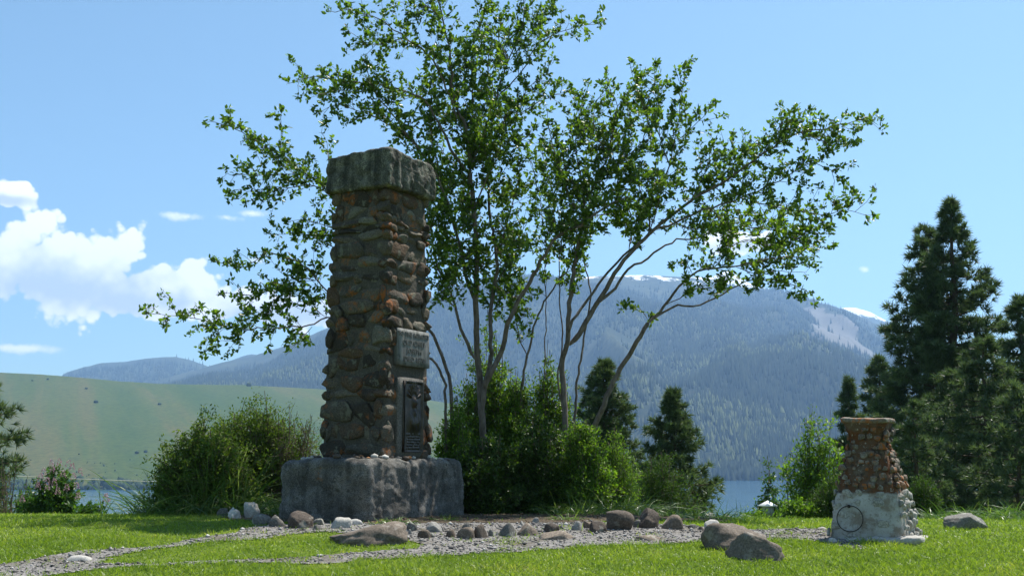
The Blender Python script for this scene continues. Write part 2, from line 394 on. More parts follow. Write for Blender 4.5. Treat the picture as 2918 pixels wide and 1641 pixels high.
def grid_sheet(name, xs, ys, zf, mat, keep=None, smooth=True):
    X, Y = np.meshgrid(xs, ys); Z = zf(X, Y); nx = len(xs)
    i = (np.arange(len(ys) - 1)[:, None] * nx + np.arange(nx - 1)[None]).ravel()
    q = np.stack([i, i + 1, i + nx + 1, i + nx], 1)
    V = np.stack([X.ravel(), Y.ravel(), Z.ravel()], 1)
    if keep is not None:
        c = V[q].mean(1); q = q[keep(c[:, 0], c[:, 1])]; u, inv = np.unique(q, return_inverse=True); V = V[u]; q = inv.reshape(-1, 4)
    return ob(name, mesh_np(name, V, None, q, smooth), mat)

m, t = new_mat('lawn_soil'); g = t.node('ShaderNodeNewGeometry'); n = t.noise(g.outputs['Position'], 2.2, 6, .6); n2 = t.noise(g.outputs['Position'], 40, 4, .7)
c = t.ramp(n, [(.3, (.07, .11, .014)), (.6, (.11, .155, .024)), (.8, (.16, .165, .045))]); b = principled(t, c, .95, .1, n2, .6, .02); t.l.new(b.outputs[0], t.out.inputs[0]); M['lawn_soil'] = m
m, t = new_mat('gravel'); g = t.node('ShaderNodeNewGeometry'); vo = t.node('ShaderNodeTexVoronoi', ins={'Vector': g.outputs['Position'], 'Scale': 55.0})
c = t.ramp(vo.outputs['Color'], [(0, (.085, .081, .078)), (.5, (.18, .168, .158)), (1, (.32, .30, .285))])
n = t.noise(g.outputs['Position'], 2.5, 4); c = t.mix(t.smooth(n, .45, .75), c, (.10, .085, .06))
b = principled(t, c, .9, .2, vo.outputs['Distance'], .8, .012); t.l.new(b.outputs[0], t.out.inputs[0]); M['gravel'] = m
m, t = new_mat('mulch'); g = t.node('ShaderNodeNewGeometry'); n = t.noise(g.outputs['Position'], 30, 6, .7)
c = t.ramp(n, [(.3, (.035, .026, .018)), (.55, (.10, .078, .055)), (.75, (.20, .17, .13))]); b = principled(t, c, .95, .1, n, .8, .02); t.l.new(b.outputs[0], t.out.inputs[0]); M['mulch'] = m

xs = np.unique(np.concatenate([np.linspace(-420, -14, 40), np.linspace(-14, 14, 190), np.linspace(14, 420, 40)]))
ys = np.unique(np.concatenate([np.linspace(-400, 4, 40), np.linspace(4, 20, 130), np.linspace(20, 60, 40), np.linspace(60, 420, 50)]))
tag(grid_sheet('ground', xs, ys, lambda X, Y: ground(X, Y), M['lawn_soil']), 'grassy rise of lawn falling away to the lake', 'ground', kind='structure')
gx, gy = np.arange(-9, 5.2, .045), np.arange(7.0, 13.0, .04)
tag(grid_sheet('gravel_path', gx, gy, lambda X, Y: ground(X, Y) + .008, M['gravel'], lambda x, y: is_gravel(x, y) & ~is_bed(x, y)), 'grey gravel path curving across the lawn past the monument', 'path', kind='structure')
tag(grid_sheet('soil_bed', np.arange(-3.5, 2.8, .05), np.arange(10.9, 15.4, .05), lambda X, Y: ground(X, Y) + .012, M['mulch'], is_bed), 'brown leaf litter bed round the monument and thicket', 'soil', kind='structure')

# ------------------------------------------------------------------ lake, hills, mountains
LAKE = EYE - 30.0
m, t = new_mat('lake_water'); g = t.node('ShaderNodeNewGeometry'); mp = t.node('ShaderNodeMapping', ins={0: g.outputs['Position'], 'Scale': (.35, 1, 1)})
n = t.noise(mp.outputs[0], .55, 5, .6); n2 = t.noise(mp.outputs[0], .012, 4, .6)
b = principled(t, t.mix(t.smooth(n2, .35, .65), (.020, .065, .115), (.035, .095, .15)), .16, .5, n, .5, .35); b.inputs['IOR'].default_value = 1.33
t.l.new(b.outputs[0], t.out.inputs[0]); M['water'] = m
lx = np.linspace(-6500, 6500, 30); ly = np.linspace(120, 2600, 20)
tag(grid_sheet('lake', lx, ly, lambda X, Y: X * 0 + LAKE, M['water']), 'calm blue lake below the lawn', 'lake', kind='structure')

def tan_of(px, py): p = P(px, py, 1.0); return p[0], p[2] - EYE
def ridge_table(pts):
    a = np.array([tan_of(x, y) for x, y in pts]); return a[:, 0], a[:, 1]
class Slope:
    """hillside from a lake shore up to a skyline: columns fan out, rows run from shore to crest and down the back"""
    def __init__(s, pts, y0, y1, power, amp, nscale, seed, nu, nt, u0, u1, jag=0.0, base=LAKE - 4):
        s.tu, s.tz = ridge_table(pts); s.y0, s.y1, s.pw, s.amp, s.ns, s.seed, s.jag, s.base = y0, y1, power, amp, nscale, seed, jag, base
        s.u = np.linspace(u0, u1, nu); s.t = np.concatenate([np.linspace(0, 1, nt), 1 + np.linspace(.03, .3, 6)])
    def at(s, u, t):
        u = np.asarray(u, float); t = np.asarray(t, float)
        tz = np.interp(u, s.tu, s.tz) + s.jag * fbm2(u * 60, u * 0, 5, s.seed + 5)
        yr = s.y1 * (1 + .06 * fbm2(u * 3, u * 0, 2, s.seed + 9)); y = s.y0 + (yr - s.y0) * np.minimum(t, 1.5)
        zr = EYE + tz * yr; tt = np.clip(t, 0, 1)
        z = s.base + (zr - s.base) * tt ** s.pw
        x = u * y
        nn = fbm2(x / s.ns, y / (s.ns * 1.6), 5, s.seed); gul = 1 - np.abs(fbm2(x / (s.ns * .55) + nn, y / (s.ns * 2.2), 4, s.seed + 3)) * 2
        z = z + s.amp * np.clip((zr - s.base) / (.16 * s.y1), .1, 1) ** 1.5 * (.7 * nn + .5 * (gul - .5)) * np.clip(tt * 5, 0, 1) * np.clip((1 - tt) * 4, 0, 1) * (t <= 1)
        z = np.where(t > 1, zr - (t - 1) * (yr - s.y0) * .5, z)
        return x, y, z
    def build(s, name, mat):
        U, T = np.meshgrid(s.u, s.t); X, Y, Z = s.at(U, T); nx = len(s.u)
        i = (np.arange(len(s.t) - 1)[:, None] * nx + np.arange(nx - 1)[None]).ravel()
        return ob(name, mesh_np(name, np.stack([X.ravel(), Y.ravel(), Z.ravel()], 1), None, np.stack([i, i + 1, i + nx + 1, i + nx], 1), True), mat)

def mountain_mat(name, snow_z, snow_amt, scree=None):
    m, t = new_mat(name); g = t.node('ShaderNodeNewGeometry'); pos = g.outputs['Position']; sp = t.node('ShaderNodeSeparateXYZ', ins={0: pos})
    n = t.noise(pos, .004, 6, .6); n2 = t.noise(pos, .03, 5, .7)
    c = t.ramp(n, [(.35, (.020, .030, .020)), (.6, (.036, .047, .026)), (.78, (.08, .085, .045))])
    c = t.mix(t.smooth(n2, .45, .75), c, (.075, .078, .045))
    if scree:
        f = None
        for (x, y, z, rx, rz) in scree:
            dx = t.math('MULTIPLY', t.math('SUBTRACT', sp.outputs[0], x), 1 / rx); dz = t.math('MULTIPLY', t.math('SUBTRACT', sp.outputs[2], z), 1 / rz)
            d = t.math('SUBTRACT', 1.0, t.math('SQRT', t.math('ADD', t.math('MULTIPLY', dx, dx), t.math('MULTIPLY', dz, dz)))); f = d if f is None else t.math('MAXIMUM', f, d)
        mk = t.smooth(t.math('ADD', f, t.math('MULTIPLY', t.math('SUBTRACT', t.noise(pos, .010, 5, .65), .5), 1.6)), .05, .22)
        c = t.mix(t.math('MULTIPLY', mk, .8), c, (.19, .172, .155))
    sn = t.noise(pos, .009, 6, .7); hz_ = t.smooth(sp.outputs[2], snow_z - 60, snow_z + 90)
    mk = t.smooth(t.math('ADD', t.math('MULTIPLY', sn, 1.0), t.math('MULTIPLY', hz_, snow_amt)), .82, .90)
    mk = t.math('MULTIPLY', mk, t.smooth(hz_, .0, .15))
    c = t.mix(mk, c, (.85, .86, .88))
    b = principled(t, c, .95, .1); t.l.new(b.outputs[0], t.out.inputs[0]); return m

main_px = [(-700, 1100), (300, 1100), (430, 1088), (566, 1053), (634, 1031), (725, 1012), (830, 978), (925, 940), (1020, 890), (1120, 856), (1235, 846), (1330, 836), (1420, 828), (1510, 814), (1590, 800), (1700, 786), (1812, 784),
           (1900, 786), (1990, 789), (2060, 800), (2120, 822), (2155, 818), (2220, 827), (2265, 844), (2356, 867), (2412, 884), (2492, 923), (2537, 940), (2640, 985), (2800, 1050), (3000, 1120), (3400, 1180)]
MAIN = Slope(main_px, 1610, 4700, 1.0, 230, 640, 40, 330, 110, -.62, .62, .0016)
s1 = P(2360, 930, 3950); s2 = P(2345, 975, 3750); s3 = P(2385, 965, 3750)
M['mountain'] = mountain_mat('mountain', 700, .36, [(s1[0], 0, s1[2], 75, 120), (s2[0], 0, s2[2], 115, 75), (s3[0], 0, s3[2] - 40, 75, 110)])
tag(MAIN.build('mountain', M['mountain']), 'steep forested mountain with snow patches along its crest above the lake', 'mountain', kind='structure')
PEAK = Slope([(1200, 900), (1900, 860), (2000, 800), (2040, 784), (2072, 770), (2110, 790), (2180, 830), (2350, 900), (2400, 878), (2440, 879), (2480, 890), (2530, 915), (2620, 965), (2800, 1060), (3300, 1150)], 4600, 6300, 1.1, 160, 500, 60, 200, 40, -.1, .62, .0016, 0)
M['snow_peak'] = mountain_mat('snow_peak', 800, .62)
tag(PEAK.build('snow_peak', M['snow_peak']), 'far bluish peaks with white snowfields behind the forested mountain', 'mountain', kind='structure')
FARH = Slope([(-900, 1180), (100, 1150), (184, 1062), (240, 1045), (290, 1034), (355, 1030), (430, 1021), (500, 1018), (560, 1030), (605, 1045), (700, 1012), (725, 1008), (780, 1030), (1000, 1100), (1500, 1150)], 3000, 5400, 1.0, 110, 500, 80, 170, 50, -.62, .05, .0016, 0)
M['far_hill'] = mountain_mat('far_hill', 5000, 0.0)
tag(FARH.build('far_hill', M['far_hill']), 'low wooded far hill seen behind the green moraine', 'hill', kind='structure')
mor_px = [(-900, 1040), (0, 1061), (113, 1066), (226, 1075), (340, 1086), (453, 1093), (600, 1096), (702, 1097), (906, 1108), (1100, 1126), (1240, 1142), (1350, 1160), (1480, 1200), (1650, 1290), (1800, 1375), (1900, 1400)]
MOR = Slope(mor_px, 1120, 1900, .92, 10, 420, 100, 200, 60, -.62, .14, .0002)
m, t = new_mat('moraine'); g = t.node('ShaderNodeNewGeometry'); spz = t.node('ShaderNodeSeparateXYZ', ins={0: g.outputs['Position']}); cz = t.node('ShaderNodeCombineXYZ', ins={0: t.math('ADD', t.math('MULTIPLY', spz.outputs[0], .42), spz.outputs[2]), 1: t.math('MULTIPLY', spz.outputs[0], .12)})
n = t.noise(cz.outputs[0], .016, 7, .62, .6); n2 = t.noise(g.outputs['Position'], .14, 4, .7)
c = t.ramp(n, [(.34, (.045, .078, .011)), (.48, (.068, .092, .016)), (.60, (.105, .098, .026)), (.75, (.135, .100, .036))]); c = t.mix(t.smooth(n2, .35, .7), c, t.mix(1.0, c, (.62, .66, .58), 'MULTIPLY'))
b = principled(t, c, .95, .1); t.l.new(b.outputs[0], t.out.inputs[0]); M['moraine'] = m
tag(MOR.build('moraine_hill', M['moraine']), 'smooth green grassy moraine hill beyond the lake', 'hill', kind='structure')

# forest on the mountains: far woods that read as one mass
M['forest'] = foliage_mat('forest', [(0, (.014, .022, .017)), (.62, (.030, .042, .027)), (.8, (.05, .066, .034)), (1, (.10, .12, .055))], .15, (1.2, 1.3, .7), .9, .05)
SCREE = []
def forest(name, slope, n, u0, u1, t0, t1, hmin, hmax, label, seed, pale=.0, sides=3, tp=1.0, wr=.17):
    rg = np.random.default_rng(seed); u = rg.uniform(u0, u1, n); tt = t0 + (t1 - t0) * rg.random(n) ** tp
    x, y, z = slope.at(u, tt)
    dens = fbm2(x / 260, y / 420, 4, seed + 1); keep = dens > -.28 + .75 * smooth01((tt - .84) / .12) + .15 * rg.normal(size=n)
    for (sx, sz, rx, rz) in SCREE: keep &= ~((((x - sx) / (rx * .9)) ** 2 + ((z - sz) / (rz * .9)) ** 2) < 1) | (rg.random(n) < .04)
    x, y, z, dens, tt = x[keep], y[keep], z[keep], dens[keep], tt[keep]; n = len(x)
    h = rg.uniform(hmin, hmax, n); w = h * rg.uniform(wr * .7, wr * 1.3, n)
    pal = (rg.random(n) < pale * smooth01((fbm2(x / 330, y / 200, 3, seed + 2) + .1) / .35) * smooth01((.72 - tt) / .3)); at = np.where(pal, rg.uniform(.85, 1, n), rg.uniform(0, .66, n))
    a = rg.uniform(0, 6.28, n); ring = [np.stack([x + w * np.cos(a + k * 6.283 / sides), y + w * np.sin(a + k * 6.283 / sides), z + np.where(pal, h * .25, -1)], 1) for k in range(sides)]
    V = np.stack(ring + [np.stack([x, y, z + np.where(pal, h * .8, h)], 1)], 1); b0 = (np.arange(n) * (sides + 1))[:, None]
    T = np.concatenate([b0 + np.array([[k, (k + 1) % sides, sides]]) for k in range(sides)])
    o = ob(name, mesh_np(name, V.reshape(-1, 3), T, None, False, np.repeat(at, sides + 1)), M['forest']); return tag(o, label, 'forest', kind='stuff')
SCREE += [(s1[0], s1[2], 75, 120), (s2[0], s2[2], 115, 75), (s3[0], s3[2] - 40, 75, 110)]
forest('mountain_forest', MAIN, 105000, -.42, .50, 0.012, .97, 14, 26, 'dense conifer forest covering the blue mountain slopes', 3, .5, tp=1.25)
forest('far_hill_forest', FARH, 9000, -.5, -.02, .3, .998, 16, 26, 'thin dark woods on the low far hill', 5, .25)
forest('shore_treeline', MAIN, 2600, -.2, .42, 0.004, .02, 12, 22, 'pale green treeline along the far lake shore', 8, 1.0, wr=.3)

# ------------------------------------------------------------------ stones
def ico(sub):
    bm = bmesh.new(); bmesh.ops.create_icosphere(bm, subdivisions=sub, radius=1)
    V = np.array([v.co[:] for v in bm.verts]); T = np.array([[v.index for v in f.verts] for f in bm.faces]); bm.free(); return V, T
ICO = {k: ico(k) for k in (1, 2, 3, 4)}
def rock_mesh(name, size, seed, sub=3, block=.6, rough=.16, freq=1.6, flat=.35, facets=12, slope=0.0):
    """boulder: an icosphere squared off, cut by random planes and roughened; its foot at z=0"""
    V, T = ICO[sub]; V = V.copy(); rg = np.random.default_rng(seed)
    n = V / (np.abs(V) ** 4).sum(1)[:, None] ** .25; V = V * (1 - block) + n * block
    for k in range(facets):
        d = unit(rg.normal(size=3)); o = rg.uniform(.55, .9); s = V @ d; V -= np.where(s > o, (s - o) * .93, 0)[:, None] * d
    V += V * (rough * fbm(V * freq + seed * 3.1, 5, seed, .6))[:, None] + .035 * np.stack([fbm(V * 6 + k * 9, 2, seed + k) for k in range(3)], 1)
    lo = -flat; V[:, 2] = np.where(V[:, 2] < lo, lo + (V[:, 2] - lo) * .25, V[:, 2])
    mn, mx = V.min(0), V.max(0); V = (V - (mn + mx) / 2) / (mx - mn); V[:, 2] += .5
    if slope: V[:, 2] *= 1 - abs(slope) * smooth01(.5 + V[:, 0] * np.sign(slope))
    return mesh_np(name, V * np.asarray(size), T, None, True)
def box_stone(name, hx, hy, hz, seed, n=12, rnd_=.08, amp=.02, freq=3.0, top=None, fine=0.0, flute=0.0):
    """rough dressed block: subdivided box with rounded edges and uneven faces, foot at z=0"""
    bm = bmesh.new(); bmesh.ops.create_cube(bm, size=2); bmesh.ops.subdivide_edges(bm, edges=bm.edges[:], cuts=n, use_grid_fill=True)
    V = np.array([v.co[:] for v in bm.verts]); Q = np.array([[v.index for v in f.verts] for f in bm.faces]); bm.free()
    h = np.array([hx, hy, hz]); p = V * h; inner = np.clip(p, -(h - rnd_), h - rnd_); d = p - inner; l = np.linalg.norm(d, axis=1)[:, None]
    p = np.where(l > 1e-9, inner + d / np.maximum(l, 1e-9) * np.minimum(l, rnd_), p)
    nn = np.stack([fbm(p * freq + 31 * k + seed, 5, seed + k) for k in range(3)], 1); p = p + amp * nn * np.array([1, 1, .8])
    if fine: p = p + fine * np.stack([fbm(p * 11 + 5 * k + seed, 4, seed + 20 + k, .65) for k in range(3)], 1)
    if flute: p[:, 0] += flute * fbm(np.stack([p[:, 0] * 0, p[:, 1] * 14, p[:, 2] * 2.5], 1), 3, seed + 30) * (p[:, 0] > hx * .8)
    p[:, 2] += hz
    if top is not None: p[:, 2] += top(p) * np.clip((p[:, 2] - hz) / hz, 0, 1)
    return mesh_np(name, p, None, Q, True)

GREY = [(0, (.07, .066, .06)), (.4, (.12, .112, .10)), (.75, (.18, .17, .15)), (1, (.27, .25, .23))]
BROWN = [(0, (.045, .034, .027)), (.4, (.085, .066, .053)), (.75, (.13, .102, .08)), (1, (.19, .155, .125))]
PALE = [(0, (.27, .25, .22)), (.5, (.40, .38, .345)), (1, (.56, .54, .505))]
TAN = [(0, (.12, .092, .068)), (.5, (.19, .15, .115)), (1, (.28, .23, .185))]
M['grey_rock'] = stone_mat('grey_rock', GREY, (.30, .30, .25)); M['brown_rock'] = stone_mat('brown_rock', BROWN, (.20, .19, .16)); M['pale_rock'] = stone_mat('pale_rock', PALE, None, speck_amt=.2); M['tan_rock'] = stone_mat('tan_rock', TAN, (.33, .30, .25))
M['light_rock'] = stone_mat('light_rock', [(0, (.16, .15, .135)), (.5, (.235, .225, .205)), (1, (.33, .315, .29))], None, speck_amt=.25)
M['boulder'] = stone_mat('boulder', [(0, (.075, .058, .044)), (.5, (.15, .12, .095)), (1, (.25, .21, .17))], (.24, .21, .18), scale=3, perobj=.15)
M['granite'] = stone_mat('granite', [(0, (.045, .042, .036)), (.42, (.095, .088, .078)), (.6, (.18, .17, .155)), (1, (.32, .31, .29))], (.045, .043, .036), scale=4.5, speck=110, speck_amt=.55, perobj=.0, orange=(.25, .12, .05), othr=(.60, .70), bstr=.9, streak=.5)
M['cap'] = stone_mat('cap', [(0, (.040, .038, .030)), (.45, (.085, .082, .066)), (.6, (.15, .145, .12)), (1, (.27, .26, .22))], (.23, .23, .18), scale=6, speck=70, speck_amt=.5, perobj=.0, bstr=1.0, streak=.8)
M['cobble'] = stone_mat('cobble', [(0, (.022, .018, .014)), (.25, (.045, .036, .027)), (.42, (.095, .058, .034)), (.55, (.070, .062, .050)), (.72, (.115, .092, .066)), (.86, (.14, .13, .105)), (1, (.29, .26, .17))], (.14, .135, .10), scale=7, speck=70, speck_amt=.4, perobj=.7, orange=(.26, .082, .016), oscale=3.6, othr=(.52, .64), bstr=1.0)
M['mortar'] = stone_mat('mortar', [(0, (.045, .040, .033)), (1, (.115, .10, .08))], None, perobj=0, bstr=.8, orange=(.26, .10, .03), othr=(.58, .68))
M['concrete'] = stone_mat('concrete', [(0, (.085, .08, .07)), (1, (.16, .15, .135))], None, perobj=0)
M['marble'] = stone_mat('marble', [(0, (.10, .102, .096)), (.5, (.16, .162, .155)), (1, (.23, .23, .22))], (.075, .078, .07), scale=9, speck=120, speck_amt=.12, perobj=0, bstr=.15, rough=.6, streak=.6)
M['letter'] = simple('letter', (.085, .087, .082), .7, .3, 0, 30)
M['bronze'] = simple('bronze', (.055, .046, .038), .38, .5, .85, 14, .15)
M['iron'] = simple('iron', (.035, .028, .022), .55, .4, .6, 40)

# ------------------------------------------------------------------ the monument
YAW = R(-30); C0 = P(1071, 1330, 12.4); MX, MY = C0[0], 12.4; MZ = gz(MX, MY)
mon = thing('stone_monument', 'tall pillar of mortared fieldstones with granite base block, capstone and plaques', 'monument', (MX, MY, MZ), YAW)
BL, BRr, BH = .60, .95, .655 - MZ
base = ob('base_block', box_stone('base_block', BL, BRr, (BH + .12) / 2, 3, 46, .09, .05, 2.0, None, .030, .035), M['granite'], mon, (0, 0, -.12)); base['label'] = 'rough grey granite block under the pillar'
PB, PT = BH - .02, 3.74 - MZ          # pillar foot and top
HB, HT = .426, .366                   # half width of the mortar core at foot and top
def hw(z): return HB + (HT - HB) * (z - PB) / (PT - PB)
V = []; nlev = 30
for k in range(nlev + 1):
    z = PB + (PT - PB) * k / nlev; w = hw(z)
    for i in range(40):
        a = i / 40 * 4; s_ = int(a); f = a - s_; q = [(-1 + 2 * f, -1), (1, -1 + 2 * f), (1 - 2 * f, 1), (-1, 1 - 2 * f)][s_]; V.append((q[0] * w, q[1] * w, z))
V = np.array(V); V[:, :2] += .02 * np.stack([fbm(V * 7, 3, 4), fbm(V * 7 + 40, 3, 5)], 1)
i = (np.arange(nlev)[:, None] * 40 + np.arange(40)[None]); j = (np.arange(nlev)[:, None] * 40 + (np.arange(40)[None] + 1) % 40)
ob('mortar_core', mesh_np('mortar_core', V, None, np.stack([i, j, j + 40, i + 40], -1).reshape(-1, 4), True), M['mortar'], mon)
# fieldstones in rough courses; six shared shapes
def stone_shape(seed):
    V, T = ICO[3]; V = V.copy(); rg = np.random.default_rng(seed)
    n = V / (np.abs(V) ** 7).sum(1)[:, None] ** (1 / 7); V = V * .2 + n * .8
    for k in range(9):
        d = unit(rg.normal(size=3)); o = rg.uniform(.62, .95); s = V @ d; V -= np.where(s > o, (s - o) * .95, 0)[:, None] * d
    V *= (1 + .16 * fbm(V * 1.9 + seed, 4, seed, .6))[:, None]; mn, mx = V.min(0), V.max(0); V = (V - (mn + mx) / 2) / (mx - mn) * 2
    return mesh_np('fieldstone', V, T, None, True)
SHAPES = [stone_shape(100 + k) for k in range(9)]
for s_ in SHAPES: s_.materials.append(M['cobble'])
rs = random.Random(11)
def stone(par, x, y, z, hx, hy, hz, rz, name='stone', mat_shapes=SHAPES):
    o = ob(name, rs.choice(mat_shapes), None, par, (x, y, z), (rs.uniform(-.12, .12), rs.uniform(-.12, .12), rz + rs.uniform(-.1, .1) + rs.choice((0, math.pi)))); o.scale = (hx, hy, hz); return o
PLQ = (1.68, 2.10); REL = (BH + .02, 1.56)       # heights taken up by the two plaques on the sunny face
z = PB
course = 0
while z < PT - .03:
    h = min(rs.choice((.10, .13, .16, .19, .23)) * rs.uniform(.9, 1.1), PT - z + .02); zc = z + h / 2; w = hw(zc); course += 1
    for face in range(4):                        # 0: face to the lawn, 1: plaque face, 2, 3: the others
        rz = face * math.pi / 2; cx_, sx_ = math.cos(rz), math.sin(rz)
        a = -w - (.05 if course % 2 else -.02); end = w + (.05 if course % 2 == 0 else -.02)
        while a < end - .06:
            wd = min(rs.choice((.11, .17, .24, .32, .42)) * rs.uniform(.85, 1.15) * (1.15 if a < -w + .02 else 1), end - a)
            if end - a - wd < .08: wd = end - a
            c_ = a + wd / 2; dep = rs.uniform(.042, .066); out_ = w + rs.uniform(-.036, .0)
            ok = True
            if face == 1:
                if PLQ[0] - .03 < zc < PLQ[1] + .05 and -.26 < c_ < .40: ok = False
                if REL[0] - .05 < zc < REL[1] and -.22 < c_ < .26: ok = False
            if ok:
                lx_, ly_ = c_, -out_
                zj = rs.uniform(-.035, .035)
                stone(mon, lx_ * cx_ - ly_ * sx_, lx_ * sx_ + ly_ * cx_, zc + zj, wd / 2 + .012, dep, (h / 2 + rs.uniform(.0, .016)) * rs.choice((.75, .95, 1.0, 1.1)), rz)
            a += wd
    z += h - .004
capf = lambda p: .05 * np.exp(-((p[:, 0] - .28) ** 2 + (p[:, 1] + .30) ** 2) / .05) + .02 * fbm(p * 4, 3, 8) - .02 * (p[:, 0] + .4) * 0
cap = ob('cap_stone', box_stone('cap_stone', .46, .47, .215, 9, 40, .035, .045, 2.4, capf, .026, .03), M['cap'], mon, (0, 0, PT - .03)); cap['label'] = 'thick weathered grey capstone slab'
# plaque face is local -y after a quarter turn: local +x of the monument
def face_mat(u, z, out): return (hw(z) + out, u, z)
def text(par, s, size, loc, rot, mat, ext=.006):
    cu = bpy.data.curves.new('lettering', 'FONT'); cu.body = s; cu.size = size; cu.align_x = 'CENTER'; cu.align_y = 'CENTER'; cu.extrude = ext; cu.space_character = 1.1; cu.offset = .0015
    o = bpy.data.objects.new('lettering_curve', cu); me = bpy.data.meshes.new_from_object(o); me.name = 'lettering'; bpy.data.objects.remove(o)
    me.materials.clear(); return ob('lettering', me, mat, par, loc, rot)
pzc = (PLQ[0] + PLQ[1]) / 2; ph = (PLQ[1] - PLQ[0]) / 2
pl = ob('marble_plaque', box_stone('marble_plaque', .035, .315, ph, 21, 5, .008, .002), M['marble'], mon, (hw(pzc) + .035, .06, PLQ[0]), (0, R(-2), 0)); pl['label'] = 'pale marble tablet with engraved memorial lines'
for k, s_ in enumerate(('TO THE MEMORY', 'OLD CHIEF', 'JOSEPH', 'DIED 1870')):
    text(pl, s_, .082 if k else .072, (.036, 0, ph * 2 - .065 - k * .093), (R(90), 0, R(90)), M['letter'])
bk = ob('concrete_setting', box_stone('concrete_setting', .05, .25, (REL[1] - REL[0]) / 2, 31, 6, .015, .012), M['concrete'], mon, (hw(1.1) - .005, .02, REL[0] - .01))
# bronze relief: a standing half-figure with a feathered headdress above rows of lettering, as a raised surface
nu_, nv_ = 44, 96; U, Vv = np.meshgrid(np.linspace(-1, 1, nu_), np.linspace(0, 1, nv_))
def g2(u0, v0, su, sv, a): return a * np.exp(-(((U - u0) / su) ** 2 + ((Vv - v0) / sv) ** 2))
H = g2(0, .70, .24, .075, .050) + g2(0, .68, .08, .03, .014) + g2(0, .56, .16, .05, .03) + g2(0, .42, .62, .13, .036) + g2(-.42, .5, .12, .16, .018) + g2(.42, .5, .12, .16, .018)
for k in range(9):
    a = R(-70 + 140 * k / 8); L = np.hypot(U * .23 / .23, (Vv - .74) * 3.2); th = np.arctan2(U, (Vv - .74) * 3.2)
    H += .022 * np.exp(-((th - a) / .10) ** 2) * smooth01((L - .25) / .1) * smooth01((.82 - L) / .12)
rr = np.random.default_rng(4)
for k in range(6):
    v0 = .245 - k * .038; H += .010 * np.exp(-((Vv - v0) / .009) ** 2) * (np.abs(U) < .78 - .1 * (k % 2)) * (fbm2(U * 9 + k * 7, Vv * 0, 2, 40 + k) > -.25)
H += .014 * ((np.abs(U) > .90) | (Vv > .975) | (Vv < .012)) + .002 * fbm2(U * 8, Vv * 20, 3, 9)
i = (np.arange(nv_ - 1)[:, None] * nu_ + np.arange(nu_ - 1)[None]).ravel()
rel = ob('bronze_relief', box_stone('bronze_relief', .012, .185, .40, 33, 3, .005, 0), M['bronze'], mon, (hw(1.1) + .048, .045, REL[0] + .05)); rel['label'] = 'dark bronze tablet with a raised figure in a feathered headdress'
ob('relief_figure', mesh_np('relief_figure', np.stack([(H + .0135).ravel(), (U * .18).ravel(), (.005 + Vv * .79).ravel()], 1), None, np.stack([i, i + 1, i + nu_ + 1, i + nu_], 1), True), M['bronze'], rel)

# offerings: pebbles lying on the base block
def to_world(x, y, z):
    return np.array([MX + x * math.cos(YAW) - y * math.sin(YAW), MY + x * math.sin(YAW) + y * math.cos(YAW), MZ + z])
bm_top = np.array([v.co[:] for v in base.data.vertices])
def top_of(x, y):
    d = (bm_top[:, 0] - x) ** 2 + (bm_top[:, 1] - y) ** 2 + (bm_top[:, 2] < .4) * 99
    k = np.argsort(d)[:4]; return bm_top[k, 2].mean() - .12
PEB = {}
for nm, cc in (('white', PALE), ('brown', BROWN), ('rusty', [(0, (.22, .09, .035)), (1, (.38, .18, .08))]), ('grey', GREY)):
    M['pebble_' + nm] = stone_mat('pebble_' + nm, cc, None, speck_amt=.15, bstr=.2); PEB[nm] = [rock_mesh('pebble', (1, 1, 1), 300 + k + len(PEB) * 10, 1, .1, .1, 1.5, .6, 2) for k in range(3)]
    for q in PEB[nm]: q.materials.append(M['pebble_' + nm])
rp = random.Random(3); npeb = 0
spots = [(rp.uniform(-.52, .52), rp.uniform(-.88, -.52)) for _ in range(20)] + [(rp.uniform(.45, .54), rp.uniform(-.85, .7)) for _ in range(30)]
placed = []
for (x, y) in spots:
    r = rp.uniform(.022, .048)
    if any(math.hypot(x - a, y - b) < r + c * .9 for a, b, c in placed): continue
    placed.append((x, y, r)); kind = rp.choice(('white', 'white', 'white', 'brown', 'brown', 'rusty', 'grey'))
    o = ob('pebble', rp.choice(PEB[kind]), None, None, to_world(x, y, top_of(x, y) - .004), (0, 0, rp.uniform(0, 6))); o.scale = (r * 2, r * rp.uniform(1.2, 2), r * rp.uniform(.9, 1.4))
    tag(o, kind + ' pebble left as an offering on the granite base block', 'pebble', kind + ' pebbles on the base block')

# ------------------------------------------------------------------ the cairn-like stone pedestal
cb = hit(2515, 1546); CR = np.array([cb[0] + .05, cb[1] + .38]); CZ = gz(CR[0], CR[1])
pxm = F / (CR[1] * math.cos(PITCH))
ped = thing('stone_pedestal', 'flared stone pedestal with orange lichen, pale lower half and an iron ring', 'pedestal', (CR[0], CR[1], CZ), YAW)
prof = [(-.05, .352), (.0, .350), (.12, .338), (.26, .318), (.40, .292), (.44, .288), (.52, .268), (.64, .232), (.76, .198), (.86, .174), (.93, .170), (.99, .186), (1.05, .208), (1.085, .216)]
def pw(z): return float(np.interp(z, [p[0] for p in prof], [p[1] for p in prof]))
V = []; lev = np.linspace(-.05, 1.085, 40); NS = 56
for z in lev:
    w = pw(z) - .012 + (.010 if z < .43 else 0)
    for k in range(NS):
        a = 2 * math.pi * k / NS; c_, s_ = math.cos(a), math.sin(a); r = w / (abs(c_) ** 7 + abs(s_) ** 7) ** (1 / 7); V.append((r * c_, r * s_, z))
V = np.array(V); V[:, :2] *= (1 + .05 * fbm(V * 9, 5, 6, .6))[:, None]
i = (np.arange(len(lev) - 1)[:, None] * NS + np.arange(NS)[None]); j = (np.arange(len(lev) - 1)[:, None] * NS + (np.arange(NS)[None] + 1) % NS)
